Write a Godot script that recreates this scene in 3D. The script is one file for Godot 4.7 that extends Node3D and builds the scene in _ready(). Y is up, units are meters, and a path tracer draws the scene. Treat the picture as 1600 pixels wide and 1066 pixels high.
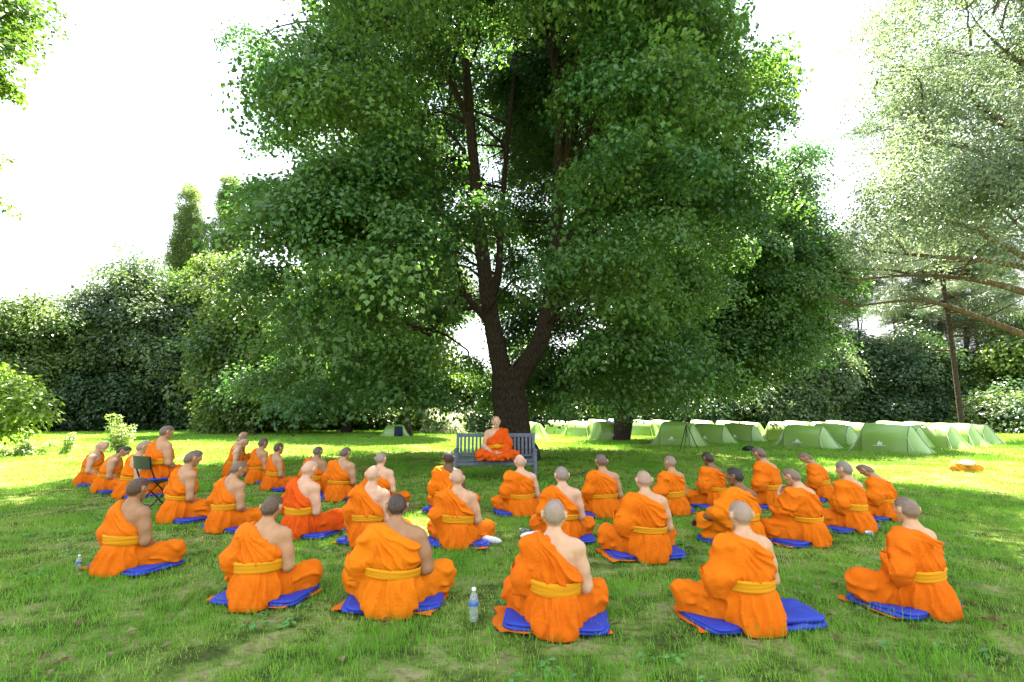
extends Node3D
# A group in orange robes sits on a lawn under a large lime tree, facing a teacher on a bench.

const EYE := 1.45          # camera height, metres
const FOCAL := 750.0       # focal length in photograph pixels (1600 x 1066)
const PITCH := 0.1482      # the lens looks up a little: the horizon lies at row 645
var rng := RandomNumberGenerator.new()
var noise := FastNoiseLite.new()
var noise2 := FastNoiseLite.new()
var taken := {}
var M := {}
var TEACHER := Vector3(-0.35, 0, -10.75)

func _ready() -> void:
	rng.seed = 4711
	noise.seed = 11
	noise.frequency = 1.0
	noise.fractal_octaves = 2
	noise2.seed = 23
	noise2.frequency = 1.0
	noise2.noise_type = FastNoiseLite.TYPE_SIMPLEX_SMOOTH
	noise2.fractal_octaves = 1
	camera_and_light()
	materials()
	ground_and_grass()
	woods()
	main_tree()
	furniture()
	tents()
	people()
	small_things()

func camera_and_light() -> void:
	var cam := Camera3D.new()
	cam.name = "camera"
	add_child(cam)
	cam.position = Vector3(0, EYE, 0)
	cam.rotation = Vector3(PITCH, 0, 0)
	cam.fov = rad_to_deg(2.0 * atan(533.0 / FOCAL))
	cam.near = 0.05
	cam.far = 600.0
	cam.current = true
	var env := Environment.new()
	env.background_mode = Environment.BG_SKY
	var sm := ProceduralSkyMaterial.new()
	sm.sky_top_color = Color(0.80, 0.86, 0.93)
	sm.sky_horizon_color = Color(0.97, 0.97, 0.96)
	sm.sky_curve = 0.25
	sm.ground_bottom_color = Color(0.25, 0.3, 0.2)
	sm.ground_horizon_color = Color(0.6, 0.65, 0.6)
	sm.sky_energy_multiplier = 1.0
	sm.sun_angle_max = 20.0
	var sky := Sky.new()
	sky.sky_material = sm
	env.sky = sky
	env.background_energy_multiplier = 0.24
	env.tonemap_mode = Environment.TONE_MAPPER_LINEAR
	env.tonemap_exposure = 13.2
	env.sdfgi_enabled = true
	env.ssao_enabled = true
	env.ssil_enabled = true
	var we := WorldEnvironment.new()
	we.name = "world"
	we.environment = env
	add_child(we)
	var sun := DirectionalLight3D.new()
	sun.name = "sun"
	sun.light_energy = 1.6
	sun.light_color = Color(1.0, 0.955, 0.88)
	sun.light_angular_distance = 0.53
	sun.shadow_enabled = true
	add_child(sun)
	sun.look_at_from_position(Vector3.ZERO, Vector3(-0.12, -1.88, 1.0), Vector3.UP)

# ---------------------------------------------------------------- helpers
func view_dir(u: float, v: float) -> Vector3:
	var x := (u - 800.0) / FOCAL
	var y := -(v - 533.0) / FOCAL
	return Vector3(x, y * cos(PITCH) + sin(PITCH), -cos(PITCH) + y * sin(PITCH))

func on_ground(u: float, v: float, height := 0.0) -> Vector3:
	var d := view_dir(u, v)
	return Vector3(0, EYE, 0) + d * ((height - EYE) / d.y)

func at_depth(u: float, v: float, z: float) -> Vector3:
	var d := view_dir(u, v)
	return Vector3(0, EYE, 0) + d * (z / d.z)

func pixel_of(p: Vector3) -> Vector2:
	var q := p - Vector3(0, EYE, 0)
	var fwd := -q.z * cos(PITCH) + q.y * sin(PITCH)
	var up := q.y * cos(PITCH) + q.z * sin(PITCH)
	return Vector2(800.0 + FOCAL * q.x / fwd, 533.0 - FOCAL * up / fwd)

func lin(r: float, g: float, b: float, a := 1.0) -> Color:
	return Color(r, g, b, a).linear_to_srgb()

func numbered(called: String) -> String:
	var n: int = taken.get(called, 0)
	taken[called] = n + 1
	return called if n == 0 else "%s_%03d" % [called, n]

func meta(o: Node, label: String, category: String, group := "", kind := "") -> void:
	if label: o.set_meta("label", label)
	if category: o.set_meta("category", category)
	if group: o.set_meta("group", group)
	if kind: o.set_meta("kind", kind)

func thing(called: String, label: String, category: String, at := Vector3.ZERO, turn := 0.0, group := "") -> Node3D:
	var o := Node3D.new()
	o.name = numbered(called)
	add_child(o)
	o.position = at
	o.rotation.y = turn
	meta(o, label, category, group)
	return o

func put(mesh: Mesh, called: String, m: Material, parent: Node = self, at := Transform3D()) -> MeshInstance3D:
	var o := MeshInstance3D.new()
	o.mesh = mesh
	o.material_override = m
	o.name = numbered(called) if parent == self else called
	parent.add_child(o, true)
	o.transform = at
	return o

func plain(color: Color, rough := 0.8, spec := 0.4) -> StandardMaterial3D:
	var m := StandardMaterial3D.new()
	m.albedo_color = color
	m.roughness = rough
	m.metallic_specular = spec
	return m

func noise_tex(seed_: int, freq: float, colors: Array, stops: Array, size := 512, octaves := 4) -> NoiseTexture2D:
	var n := FastNoiseLite.new()
	n.seed = seed_
	n.frequency = freq
	n.fractal_octaves = octaves
	var t := NoiseTexture2D.new()
	t.width = size
	t.height = size
	t.seamless = true
	t.noise = n
	var g := Gradient.new()
	g.colors = PackedColorArray(colors)
	g.offsets = PackedFloat32Array(stops)
	t.color_ramp = g
	return t

func bump_tex(seed_: int, freq: float, strength := 4.0, size := 512, octaves := 4) -> NoiseTexture2D:
	var n := FastNoiseLite.new()
	n.seed = seed_
	n.frequency = freq
	n.fractal_octaves = octaves
	var t := NoiseTexture2D.new()
	t.width = size
	t.height = size
	t.seamless = true
	t.as_normal_map = true
	t.bump_strength = strength
	t.noise = n
	return t

class Shape:
	var v := PackedVector3Array()
	var n := PackedVector3Array()
	var c := PackedColorArray()
	var uv := PackedVector2Array()
	var i := PackedInt32Array()

	func tri(a: Vector3, b: Vector3, d: Vector3, out := Vector3.ZERO) -> void:
		var nn := (d - a).cross(b - a)
		if out != Vector3.ZERO and nn.dot(out) < 0.0:
			nn = -nn
			var t := b
			b = d
			d = t
		nn = nn.normalized()
		var k := v.size()
		v.append_array([a, b, d])
		n.append_array([nn, nn, nn])
		i.append_array([k, k + 1, k + 2])

	func quad(a: Vector3, b: Vector3, d: Vector3, e: Vector3, out := Vector3.ZERO) -> void:
		tri(a, b, d, out)
		tri(a, d, e, out)

	func box(center: Vector3, size: Vector3, basis := Basis(), bevel := 0.006) -> void:
		var h := size * 0.5
		bevel = minf(bevel, minf(h.x, minf(h.y, h.z)) * 0.6)
		var p := {}
		for sx in [-1, 1]:
			for sy in [-1, 1]:
				for sz in [-1, 1]:
					var s := Vector3(sx, sy, sz)
					for ax in 3:
						var q := s * (h - Vector3.ONE * bevel)
						q[ax] = s[ax] * h[ax]
						p[[sx, sy, sz, ax]] = center + basis * q
		for ax in 3:
			var b1 := (ax + 1) % 3
			var b2 := (ax + 2) % 3
			for s in [-1, 1]:
				var o := Vector3.ZERO
				o[ax] = s
				var ring := []
				for st in [[-1, -1], [1, -1], [1, 1], [-1, 1]]:
					var key := [0, 0, 0, ax]
					key[ax] = s
					key[b1] = st[0]
					key[b2] = st[1]
					ring.append(p[key])
				quad(ring[0], ring[1], ring[2], ring[3], basis * o)
			for s1 in [-1, 1]:
				for s2 in [-1, 1]:
					var e := []
					for t in [-1, 1]:
						var key := [0, 0, 0, b1]
						key[ax] = t
						key[b1] = s1
						key[b2] = s2
						var key2 := key.duplicate()
						key2[3] = b2
						e.append([p[key], p[key2]])
					var o := Vector3.ZERO
					o[b1] = s1
					o[b2] = s2
					quad(e[0][0], e[1][0], e[1][1], e[0][1], basis * o)
		for sx in [-1, 1]:
			for sy in [-1, 1]:
				for sz in [-1, 1]:
					tri(p[[sx, sy, sz, 0]], p[[sx, sy, sz, 1]], p[[sx, sy, sz, 2]], basis * Vector3(sx, sy, sz))

	func tube(pts: Array, radii: Array, sides := 8, cap := true, wob := 0.0) -> void:
		var prev := Vector3.ZERO
		var start := v.size()
		var rows := pts.size()
		for k in rows:
			var t: Vector3 = (pts[mini(k + 1, rows - 1)] - pts[maxi(k - 1, 0)]).normalized()
			var side := prev
			if k == 0:
				side = t.cross(Vector3(0.31, 0.2, 0.93)).normalized()
				if side.length() < 0.5: side = Vector3.RIGHT
			side = (side - t * side.dot(t)).normalized()
			prev = side
			var other := t.cross(side)
			for s in sides + 1:
				var a := TAU * s / sides
				var d := side * cos(a) + other * sin(a)
				var rr: float = radii[k]
				if wob > 0.0: rr *= 1.0 + wob * (sin(a * 3.0 + k * 0.35) * 0.5 + sin(a * 5.0 + 1.3 - k * 0.2) * 0.35 + sin(a * 9.0 + k * 0.15) * 0.25)
				v.append(pts[k] + d * rr)
				n.append(d)
		var w := sides + 1
		for k in rows - 1:
			for s in sides:
				var a := start + k * w + s
				_face(a, a + 1, a + w + 1)
				_face(a, a + w + 1, a + w)
		if cap:
			for end in [0, rows - 1]:
				var dirn: Vector3 = (pts[end] - pts[1 if end == 0 else rows - 2]).normalized()
				for s in range(1, sides - 1):
					var b0: int = start + end * w
					tri(v[b0], v[b0 + s], v[b0 + s + 1], dirn)

	func _face(a: int, b: int, d: int) -> void:
		var nn := (v[d] - v[a]).cross(v[b] - v[a])
		if nn.dot(n[a] + n[b] + n[d]) < 0.0:
			i.append_array([a, d, b])
		else:
			i.append_array([a, b, d])

	func grid(rows: int, cols: int, pts: PackedVector3Array, closed_u := false) -> void:
		# smooth sheet over rows x cols points
		var st := SurfaceTool.new()
		var arr := []
		arr.resize(Mesh.ARRAY_MAX)
		arr[Mesh.ARRAY_VERTEX] = pts
		var ii := PackedInt32Array()
		for r in rows - 1:
			for q in (cols if closed_u else cols - 1):
				var a := r * cols + q
				var b := r * cols + (q + 1) % cols
				ii.append_array([a, b, b + cols, a, b + cols, a + cols])
		arr[Mesh.ARRAY_INDEX] = ii
		var am := ArrayMesh.new()
		am.add_surface_from_arrays(Mesh.PRIMITIVE_TRIANGLES, arr)
		st.create_from(am, 0)
		st.generate_normals()
		var done := st.commit_to_arrays()
		var k := v.size()
		v.append_array(done[Mesh.ARRAY_VERTEX])
		n.append_array(done[Mesh.ARRAY_NORMAL])
		if done[Mesh.ARRAY_INDEX] != null and done[Mesh.ARRAY_INDEX].size() > 0:
			for q in done[Mesh.ARRAY_INDEX]:
				i.append(q + k)
		else:
			for q in done[Mesh.ARRAY_VERTEX].size():
				i.append(k + q)

	func lathe(prof: Array, center := Vector3.ZERO, sides := 20) -> void:
		var pts := PackedVector3Array()
		for pr in prof:
			for s in sides:
				var a := TAU * s / sides
				pts.append(center + Vector3(cos(a) * pr.x, pr.y, sin(a) * pr.x))
		grid(prof.size(), sides, pts, true)

	func mesh() -> ArrayMesh:
		var arr := []
		arr.resize(Mesh.ARRAY_MAX)
		arr[Mesh.ARRAY_VERTEX] = v
		arr[Mesh.ARRAY_NORMAL] = n
		if c.size() == v.size() and c.size() > 0: arr[Mesh.ARRAY_COLOR] = c
		if uv.size() == v.size() and uv.size() > 0: arr[Mesh.ARRAY_TEX_UV] = uv
		arr[Mesh.ARRAY_INDEX] = i
		var am := ArrayMesh.new()
		am.add_surface_from_arrays(Mesh.PRIMITIVE_TRIANGLES, arr)
		return am

func many(mesh: Mesh, places: Array, tints: PackedColorArray, m: Material, called: String, parent: Node) -> MultiMeshInstance3D:
	var mm := MultiMesh.new()
	mm.transform_format = MultiMesh.TRANSFORM_3D
	mm.use_colors = true
	mm.mesh = mesh
	mm.instance_count = places.size()
	for k in places.size():
		mm.set_instance_transform(k, places[k])
		mm.set_instance_color(k, tints[k])
	var o := MultiMeshInstance3D.new()
	o.multimesh = mm
	o.material_override = m
	o.name = numbered(called) if parent == self else called
	parent.add_child(o, true)
	return o

func materials() -> void:
	for spec in [["leaf", 1.0], ["blade", 0.9]]:
		var m := plain(Color.WHITE, 0.36 if spec[0] == "leaf" else 0.6, 0.5)
		m.vertex_color_use_as_albedo = true
		m.backlight_enabled = true
		m.backlight = Color(1.0, 1.0, 0.8) * (0.95 if spec[0] == "leaf" else 0.8)
		m.cull_mode = BaseMaterial3D.CULL_DISABLED
		M[spec[0]] = m
	var bark := plain(lin(0.5, 0.5, 0.5), 0.95, 0.2)
	bark.albedo_texture = noise_tex(5, 0.03, [lin(0.05, 0.038, 0.03), lin(0.11, 0.082, 0.065), lin(0.19, 0.15, 0.12)], [0.2, 0.55, 0.85])
	bark.normal_enabled = true
	bark.normal_texture = bump_tex(6, 0.05, 10.0)
	bark.normal_scale = 1.2
	bark.uv1_triplanar = true
	bark.uv1_world_triplanar = true
	bark.uv1_scale = Vector3(1.6, 0.35, 1.6)
	M.bark = bark
	var pale: StandardMaterial3D = bark.duplicate()
	pale.albedo_color = lin(1.0, 0.96, 0.88)
	M.bark_pale = pale
	var soil := plain(Color.WHITE, 1.0, 0.1)
	soil.albedo_texture = noise_tex(9, 0.012, [lin(0.06, 0.08, 0.022), lin(0.10, 0.15, 0.03), lin(0.15, 0.19, 0.05), lin(0.24, 0.22, 0.10)], [0.25, 0.45, 0.6, 0.8], 1024, 6)
	soil.normal_enabled = true
	soil.normal_texture = bump_tex(10, 0.08, 6.0)
	soil.uv1_triplanar = true
	soil.uv1_world_triplanar = true
	soil.uv1_scale = Vector3(0.21, 0.21, 0.21)
	M.soil = soil
	M.stem = plain(lin(0.16, 0.2, 0.06), 0.8)

# ---------------------------------------------------------------- ground
func ground_height(x: float, z: float) -> float:
	return 0.0

func ground_and_grass() -> void:
	var s := Shape.new()
	var pts := PackedVector3Array()
	for r in 41:
		for q in 41:
			var x := (q - 20) / 20.0
			var z := (r - 20) / 20.0
			pts.append(Vector3(signf(x) * pow(absf(x), 2.2) * 300.0, 0.0, signf(z) * pow(absf(z), 2.2) * 300.0))
	s.grid(41, 41, pts)
	var g := put(s.mesh(), "ground", M.soil)
	meta(g, "wide park lawn soil under the grass", "ground", "", "structure")
	# tufts: near, middle and far
	var zones := [[2.2, 7.5, 48.0, 0.22, 66, 0.048, 0.0042], [7.5, 15.0, 15.0, 0.36, 90, 0.056, 0.007], [15.0, 44.0, 3.4, 0.8, 150, 0.075, 0.015]]
	var kinds := [Color(0.15, 0.37, 0.022), Color(0.20, 0.42, 0.03), Color(0.27, 0.46, 0.05), Color(0.37, 0.49, 0.08), Color(0.50, 0.50, 0.18)]
	for zi in 3:
		var zo: Array = zones[zi]
		var tuft := tuft_mesh(zo[3], zo[4], zo[5], zo[6], 100 + zi)
		var places := []
		var tints := PackedColorArray()
		var z0: float = zo[0]
		var z1: float = zo[1]
		var wide := 1.16
		var area: float = wide * (z1 * z1 - z0 * z0) + 2.0 * (z1 - z0)
		var count := int(area * zo[2])
		for k in count:
			var z := sqrt(rng.randf() * (z1 * z1 - z0 * z0) + z0 * z0)
			var x := rng.randf_range(-1.0, 1.0) * (z * wide + 1.0)
			var patch := noise.get_noise_2d(x * 0.55, z * 0.55)
			var fine := noise2.get_noise_2d(x * 2.3 + 40.0, z * 2.3)
			if zi < 2 and patch + fine * 0.7 > 0.62 and rng.randf() < 0.6: continue
			var hgt := clampf(1.0 - patch * 0.5 - fine * 0.35, 0.5, 1.6) * rng.randf_range(0.75, 1.25)
			if zi == 0 and rng.randf() < 0.05: hgt *= 1.5
			var b := Basis(Vector3.UP, rng.randf() * TAU) * Basis(Vector3.RIGHT, rng.randf_range(-0.12, 0.12))
			b = b.scaled(Vector3(1, hgt, 1))
			places.append(Transform3D(b, Vector3(x, -0.004, -z)))
			# blades of several kinds grow mixed in patches all over the lawn
			var kind := clampi(int(1.4 + patch * 3.0 + fine * 1.8 + rng.randfn(0, 0.9)), 0, 4)
			var c: Color = kinds[kind]
			tints.append(c * rng.randf_range(0.8, 1.2))
		var o := many(tuft, places, tints, M.blade, "grass", self)
		meta(o, ["short green lawn grass around the seated rows", "mown grass in the shade before the bench", "mown grass reaching back to the tents and trees"][zi], "grass", "", "stuff")

	# clover and plantain between the blades
	var rosette := bough_mesh(9, 0.05, 0.05, 0.028, 0.0, 501, 0.1)
	var at := []
	var tone := PackedColorArray()
	for k in 420:
		var z := rng.randf_range(2.3, 8.0)
		var x := rng.randf_range(-1.12, 1.12) * z
		if noise.get_noise_2d(x * 0.7 + 30.0, z * 0.7) < 0.05: continue
		at.append(Transform3D(Basis(Vector3.UP, rng.randf() * TAU).scaled(Vector3.ONE * rng.randf_range(0.6, 1.5)), Vector3(x, 0.03, -z)))
		tone.append(Color(0.10, 0.26, 0.06) * rng.randf_range(0.8, 1.3))
	meta(many(rosette, at, tone, M.blade, "clover", self), "clover and small broad leaves in the front lawn", "clover", "", "stuff")

func tuft_mesh(radius: float, blades: int, height: float, width: float, sd: int) -> ArrayMesh:
	var r := RandomNumberGenerator.new()
	r.seed = sd
	var s := Shape.new()
	for k in blades:
		var a := r.randf() * TAU
		var d := sqrt(r.randf()) * radius
		var p := Vector3(cos(a) * d, 0, sin(a) * d)
		var h := height * r.randf_range(0.5, 1.25)
		var lean := Vector3(r.randf_range(-1, 1), 0, r.randf_range(-1, 1)) * h * 0.65
		var f := r.randf() * TAU
		var sd2 := Vector3(cos(f), 0, sin(f)) * width * r.randf_range(0.6, 1.2) * 0.5
		var mid := p + lean * 0.35 + Vector3.UP * h * 0.6
		var tip := p + lean + Vector3.UP * h * 0.95
		s.quad(p - sd2, p + sd2, mid + sd2 * 0.75, mid - sd2 * 0.75)
		s.tri(mid - sd2 * 0.75, mid + sd2 * 0.75, tip)
	return s.mesh()

# ---------------------------------------------------------------- trees
func bough_mesh(count: int, radius: float, leaf: float, width: float, droop: float, sd: int, thick := 0.16) -> ArrayMesh:
	# a leafy bough: leaves spread over a drooping fan of twigs
	var r := RandomNumberGenerator.new()
	r.seed = sd
	var s := Shape.new()
	for k in count:
		var a := r.randf() * TAU
		var d := pow(r.randf(), 0.6) * radius
		var p := Vector3(cos(a) * d, -droop * d * d / radius + r.randfn(0.0, thick * radius), sin(a) * d)
		var out := Vector3(cos(a) + r.randfn(0, 0.7), -0.35 - droop + r.randfn(0, 0.45), sin(a) + r.randfn(0, 0.7)).normalized()
		var up := (Vector3.UP + Vector3(r.randfn(0, 0.5), r.randfn(0, 0.3), r.randfn(0, 0.5))).normalized()
		var side := out.cross(up).normalized()
		up = side.cross(out)
		var l := leaf * r.randf_range(0.7, 1.2)
		var w := width * r.randf_range(0.8, 1.15) * 0.5
		var mid := p + out * l * 0.42
		var lft := mid - side * w + up * w * 0.35
		var rgt := mid + side * w + up * w * 0.35
		var tip := p + out * l
		s.tri(p, lft, tip, up)
		s.tri(p, tip, rgt, up)
	return s.mesh()

func spine(a: Vector3, b: Vector3, sag: float, steps := 6, jit := 0.0) -> Array:
	var out := []
	for k in steps + 1:
		var t := float(k) / steps
		var p := a.lerp(b, t)
		p.y += sag * sin(t * PI)
		if k > 0 and k < steps and jit > 0.0: p += Vector3(rng.randfn(0, jit), rng.randfn(0, jit * 0.6), rng.randfn(0, jit))
		out.append(p)
	return out

func taper(r0: float, r1: float, count: int) -> Array:
	var out := []
	for k in count: out.append(lerpf(r0, r1, pow(float(k) / (count - 1), 0.8)))
	return out

func nearest_stem(stems: Array, p: Vector3, lowest := 0.0) -> Vector3:
	# where on the stems a limb that carries p would leave: a bit lower than p
	var best := 1e9
	var at := Vector3.ZERO
	for st in stems:
		for q in st:
			var d := Vector2(q.x - p.x, q.z - p.z).length()
			if q.y < lowest: continue
			var c := absf(q.y - (p.y - 0.35 * d)) * 1.4 + d + (rng.randf() * 3.0 if lowest > 0.0 else 0.0)
			if c < best:
				best = c
				at = q
	return at

func grow(called: String, label: String, category: String, group: String, stems: Array, radii: Array, clumps: Array, look: Dictionary) -> Node3D:
	# stems: polylines in world space. clumps: [centre, radius] in world space
	var base: Vector3 = stems[0][0]
	base.y = 0.0
	var t := thing(called, label, category, base, 0.0, group)
	for k in stems.size():
		var pts := []
		for p in stems[k]: pts.append(p - base)
		var wood := Shape.new()
		wood.tube(pts, radii[k], look.get("sides", 9), true, look.get("wobble", 0.05))
		put(wood.mesh(), look.get("stem_name", "trunk") if k == 0 else look.get("branch_name", "branch"), look.get("bark", M.bark), t)
	var limbs := Shape.new()
	var places := []
	var tints := PackedColorArray()
	var per: int = look.get("per", 8)
	var bs: float = look.get("size", 1.0)
	var flat: float = look.get("flat", 0.5)
	for cl in clumps:
		var c: Vector3 = cl[0]
		var cr: float = cl[1]
		if rng.randf() < look.get("limbs", 1.0):
			var from := nearest_stem(stems, c, look.get("attach", 0.0))
			var far := from.distance_to(c)
			if far > 0.4:
				limbs.tube(spine(from - base, c - base + Vector3(0, -0.25 * cr, 0), far * look.get("arch", 0.1), 5, far * 0.035), taper(minf(0.02 + far * look.get("limb_thick", 0.011), 0.16), 0.012 * bs, 6), 5, false)
		var hue := rng.randf_range(-1.0, 1.0)
		for k in per:
			var d := Vector3(rng.randfn(0, 0.58), rng.randfn(0, 0.5), rng.randfn(0, 0.58))
			if d.length() > 1.35: d = d.normalized() * 1.35
			var p := c + Vector3(d.x, d.y * flat - look.get("droop", 0.25) * (d.x * d.x + d.z * d.z) * 0.7, d.z) * cr
			if p.y < look.get("floor", 0.15): continue
			var outward := Vector3(d.x, 0.0, d.z)
			var b := Basis(Vector3.UP, rng.randf() * TAU)
			if outward.length() > 0.05:
				b = Basis(Vector3(outward.z, 0, -outward.x).normalized(), outward.length() * look.get("tilt", 0.6)) * b
			b = b * Basis(Vector3.RIGHT, rng.randfn(0, 0.25))
			places.append(Transform3D(b.scaled(Vector3.ONE * bs * rng.randf_range(0.75, 1.2)), p - base))
			# leaf colour differs from bough to bough at random, whatever its place in the crown
			var mixed := clampf(0.5 + hue * 0.35 + rng.randfn(0, 0.2), 0.0, 1.0)
			var col: Color = look.tone.lerp(look.tone2, mixed)
			tints.append(col * rng.randf_range(0.8, 1.2))
	if limbs.v.size() > 0: put(limbs.mesh(), "limbs", look.get("bark", M.bark), t).set_meta("kind", "stuff")
	many(look.mesh, places, tints, M.leaf, "crown", t).set_meta("kind", "stuff")
	return t

func blob_clumps(blobs: Array, count: int, size: float, shell := 0.55) -> Array:
	# blobs: [centre, radii]; the count is shared out by volume
	var total := 0.0
	for b in blobs: total += b[1].x * b[1].y * b[1].z
	var out := []
	for b in blobs:
		var n := maxi(2, int(count * b[1].x * b[1].y * b[1].z / total))
		for k in n:
			var d := Vector3(rng.randfn(), rng.randfn(), rng.randfn()).normalized()
			var r := lerpf(shell, 1.0, pow(rng.randf(), 0.6))
			var lump := 1.0 + 0.22 * noise.get_noise_3d(d.x * 2.1 + b[0].x, d.y * 2.1, d.z * 2.1 + b[0].z)
			var p: Vector3 = b[0] + d * r * lump * b[1]
			if p.y < 0.3: p.y = rng.randf_range(0.3, 1.2)
			out.append([p, size * rng.randf_range(0.75, 1.3)])
	return out

func table(h: float, rows: Array) -> float:
	for k in rows.size() - 1:
		if h <= rows[k + 1][0]:
			return lerpf(rows[k][1], rows[k + 1][1], clampf((h - rows[k][0]) / (rows[k + 1][0] - rows[k][0]), 0.0, 1.0))
	return rows[-1][1]

func stem_of(pix: Array, z: float, extra := []) -> Array:
	# pix: [column, row, how far this point stands nearer or farther than z]
	var raw := []
	for p in pix: raw.append(at_depth(p[0], p[1], z + p[2]))
	raw.append_array(extra)
	var out := []
	for k in raw.size() - 1:   # smooth through the points
		var a: Vector3 = raw[maxi(k - 1, 0)]
		var d: Vector3 = raw[mini(k + 2, raw.size() - 1)]
		for j in 4:
			out.append(raw[k].cubic_interpolate(raw[k + 1], a, d, j / 4.0))
	out.append(raw[-1])
	return out

func main_tree() -> void:
	var z := -15.0
	var sc := 15.0 / 18.0   # the outline tables were read for a trunk 18 m away
	var trunk := stem_of([[803, 706, 0], [801, 690, 0], [800, 665, 0], [797, 630, 0], [795, 600, 0], [794, 575, 0]], z)
	trunk[0].y = -0.05
	var left := stem_of([[793, 612, 0], [783, 572, 0.1], [768, 500, 0.1], [758, 430, 0.2], [748, 340, 0.1], [738, 230, 0.3], [728, 110, 0.3], [722, 0, 0.2]], z, [Vector3(-1.7, 18.5, -15.3)])
	var left2 := stem_of([[764, 470, 0.1], [778, 430, -0.5], [783, 350, -0.9], [792, 230, -1.3], [806, 90, -1.8]], z, [Vector3(0.2, 17.5, -16.6)])
	var right := stem_of([[800, 612, 0], [818, 575, 0.1], [845, 530, 0.1], [862, 450, 0.1], [871, 340, 0.2], [874, 230, 0.2], [868, 110, 0.3], [852, 15, 0.4]], z, [Vector3(1.1, 19.2, -15.0)])
	var right2 := stem_of([[871, 330, 0.2], [890, 250, -0.3], [908, 130, -0.9], [915, 20, -1.2]], z, [Vector3(2.8, 17.5, -16.6)])
	var right3 := stem_of([[852, 510, 0.0], [880, 440, -1.0], [905, 360, -2.0], [930, 250, -2.6]], z, [Vector3(3.8, 13.0, -18.0)])
	var low := stem_of([[760, 500, 0.1], [735, 470, 0.6], [703, 436, 1.4], [660, 400, 2.2]], z)
	var low2 := stem_of([[745, 480, -0.2], [700, 490, -0.8], [672, 525, -1.4], [655, 560, -1.8]], z)
	var arch := stem_of([[733, 190, 0.3], [700, 120, 0.8], [660, 68, 1.2], [617, 41, 1.5], [577, 45, 1.8], [548, 62, 2.0]], z)
	var stems := [trunk, left, left2, right, right2, right3, low, low2, arch]
	var radii := []
	for spec in [[0.62, 0.49], [0.36, 0.09], [0.16, 0.05], [0.37, 0.09], [0.18, 0.05], [0.16, 0.05], [0.13, 0.05], [0.09, 0.03], [0.11, 0.05]]:
		var st: Array = stems[radii.size()]
		var rr := []
		for k in st.size():
			var t := float(k) / (st.size() - 1)
			rr.append(lerpf(spec[0], spec[1], pow(t, 0.75)))
		if radii.size() == 0:   # root flare
			for k in mini(6, rr.size()): rr[k] += 0.26 * pow(1.0 - k / 6.0, 2.0)
		radii.append(rr)
	# crown outline to the left and right of the stems at each height
	var wide_left := [[2.0, 9.6], [3.5, 10.2], [5.0, 10.6], [7.5, 10.2], [9.5, 9.9], [11.0, 9.0], [12.0, 8.7], [13.5, 9.3], [16.0, 10.0], [19.0, 8.6], [22.0, 5.5], [25.0, 2.0]]
	var wide_right := [[2.0, 8.2], [2.8, 9.6], [4.0, 11.2], [6.0, 12.2], [9.0, 12.3], [11.5, 11.8], [12.6, 10.2], [14.0, 9.4], [15.5, 9.6], [17.5, 8.4], [19.0, 7.4], [22.0, 5.0], [25.0, 2.0]]
	var left_px := [[-60, 385], [0, 392], [100, 405], [200, 440], [240, 468], [290, 425], [330, 400], [420, 385], [500, 365], [600, 372], [700, 372]]
	var right_px := [[-60, 1110], [0, 1120], [60, 1105], [110, 1190], [180, 1192], [215, 1175], [300, 1165], [400, 1150], [500, 1130], [570, 1110], [625, 1090], [700, 1090]]
	var clumps := []
	var tries := 0
	while clumps.size() < 625 and tries < 40000:
		tries += 1
		var h := rng.randf_range(2.3, 22.0)
		var az := rng.randf() * TAU
		var side := cos(az)
		var wl := table(h, wide_left) * 0.93 if side < 0.0 else table(h, wide_right)
		var wf := 8.4 * sqrt(clampf(1.0 - pow((h - 11.0) / 14.5, 2.0), 0.05, 1.0))
		var rad := 1.0 / sqrt(pow(side / wl, 2.0) + pow(sin(az) / wf, 2.0))
		var f := lerpf(0.28, 0.97, pow(rng.randf(), 0.55))
		f *= 1.0 + 0.06 * noise.get_noise_3d(side * 3.0, h * 0.4, sin(az) * 3.0)
		if rng.randf() > rad / 10.5 + 0.25: continue
		var p := Vector3(side * rad * f, h, sin(az) * rad * f) * sc
		h = p.y
		p.z += z
		if p.z > -11.0 and h < 3.9: continue
		if absf(p.x) < 1.2 and absf(p.z - z) < 1.5 and h < 5.0: continue
		if h < 2.9 and f < 0.5: continue
		var px := pixel_of(p)
		if px.y > -60 and (px.x < table(px.y, left_px) + 14 or px.x > table(px.y, right_px) - 14): continue
		var gap := noise.get_noise_3d(p.x * 0.26 + 7.0, p.y * 0.3, p.z * 0.26)
		if gap > (0.46 if side > 0.3 else (0.2 if side < -0.15 and h > 8.5 else 0.36)): continue
		if p.z > z - 0.6 and px.x > 680 and px.x < 930 and px.y < 660 and px.y > 10 and rng.randf() < 0.95: continue
		if p.z > z and px.x > 540 and px.x < 670 and px.y < 90 and px.y > 15 and rng.randf() < 0.8: continue
		if px.x > 660 and px.x < 770 and px.y > 470 and px.y < 690 and rng.randf() < 0.92: continue
		if px.x > 880 and px.x < 1080 and px.y > 630: continue
		clumps.append([p, rng.randf_range(0.6, 1.3)])
	# long sprays that reach out past the outline
	for e in [[1195, 105, 0.0, 0.7], [1175, 120, 0.3, 0.9], [1205, 175, 0.0, 0.6], [420, 295, 0.0, 0.7], [400, 300, 0.0, 0.5], [398, 60, 0.0, 0.7], [405, 140, 0.0, 0.8], [447, 215, 0.0, 0.6], [1120, 40, 0.0, 0.7]]:
		clumps.append([at_depth(e[0], e[1], z + e[2]), e[3]])
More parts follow.
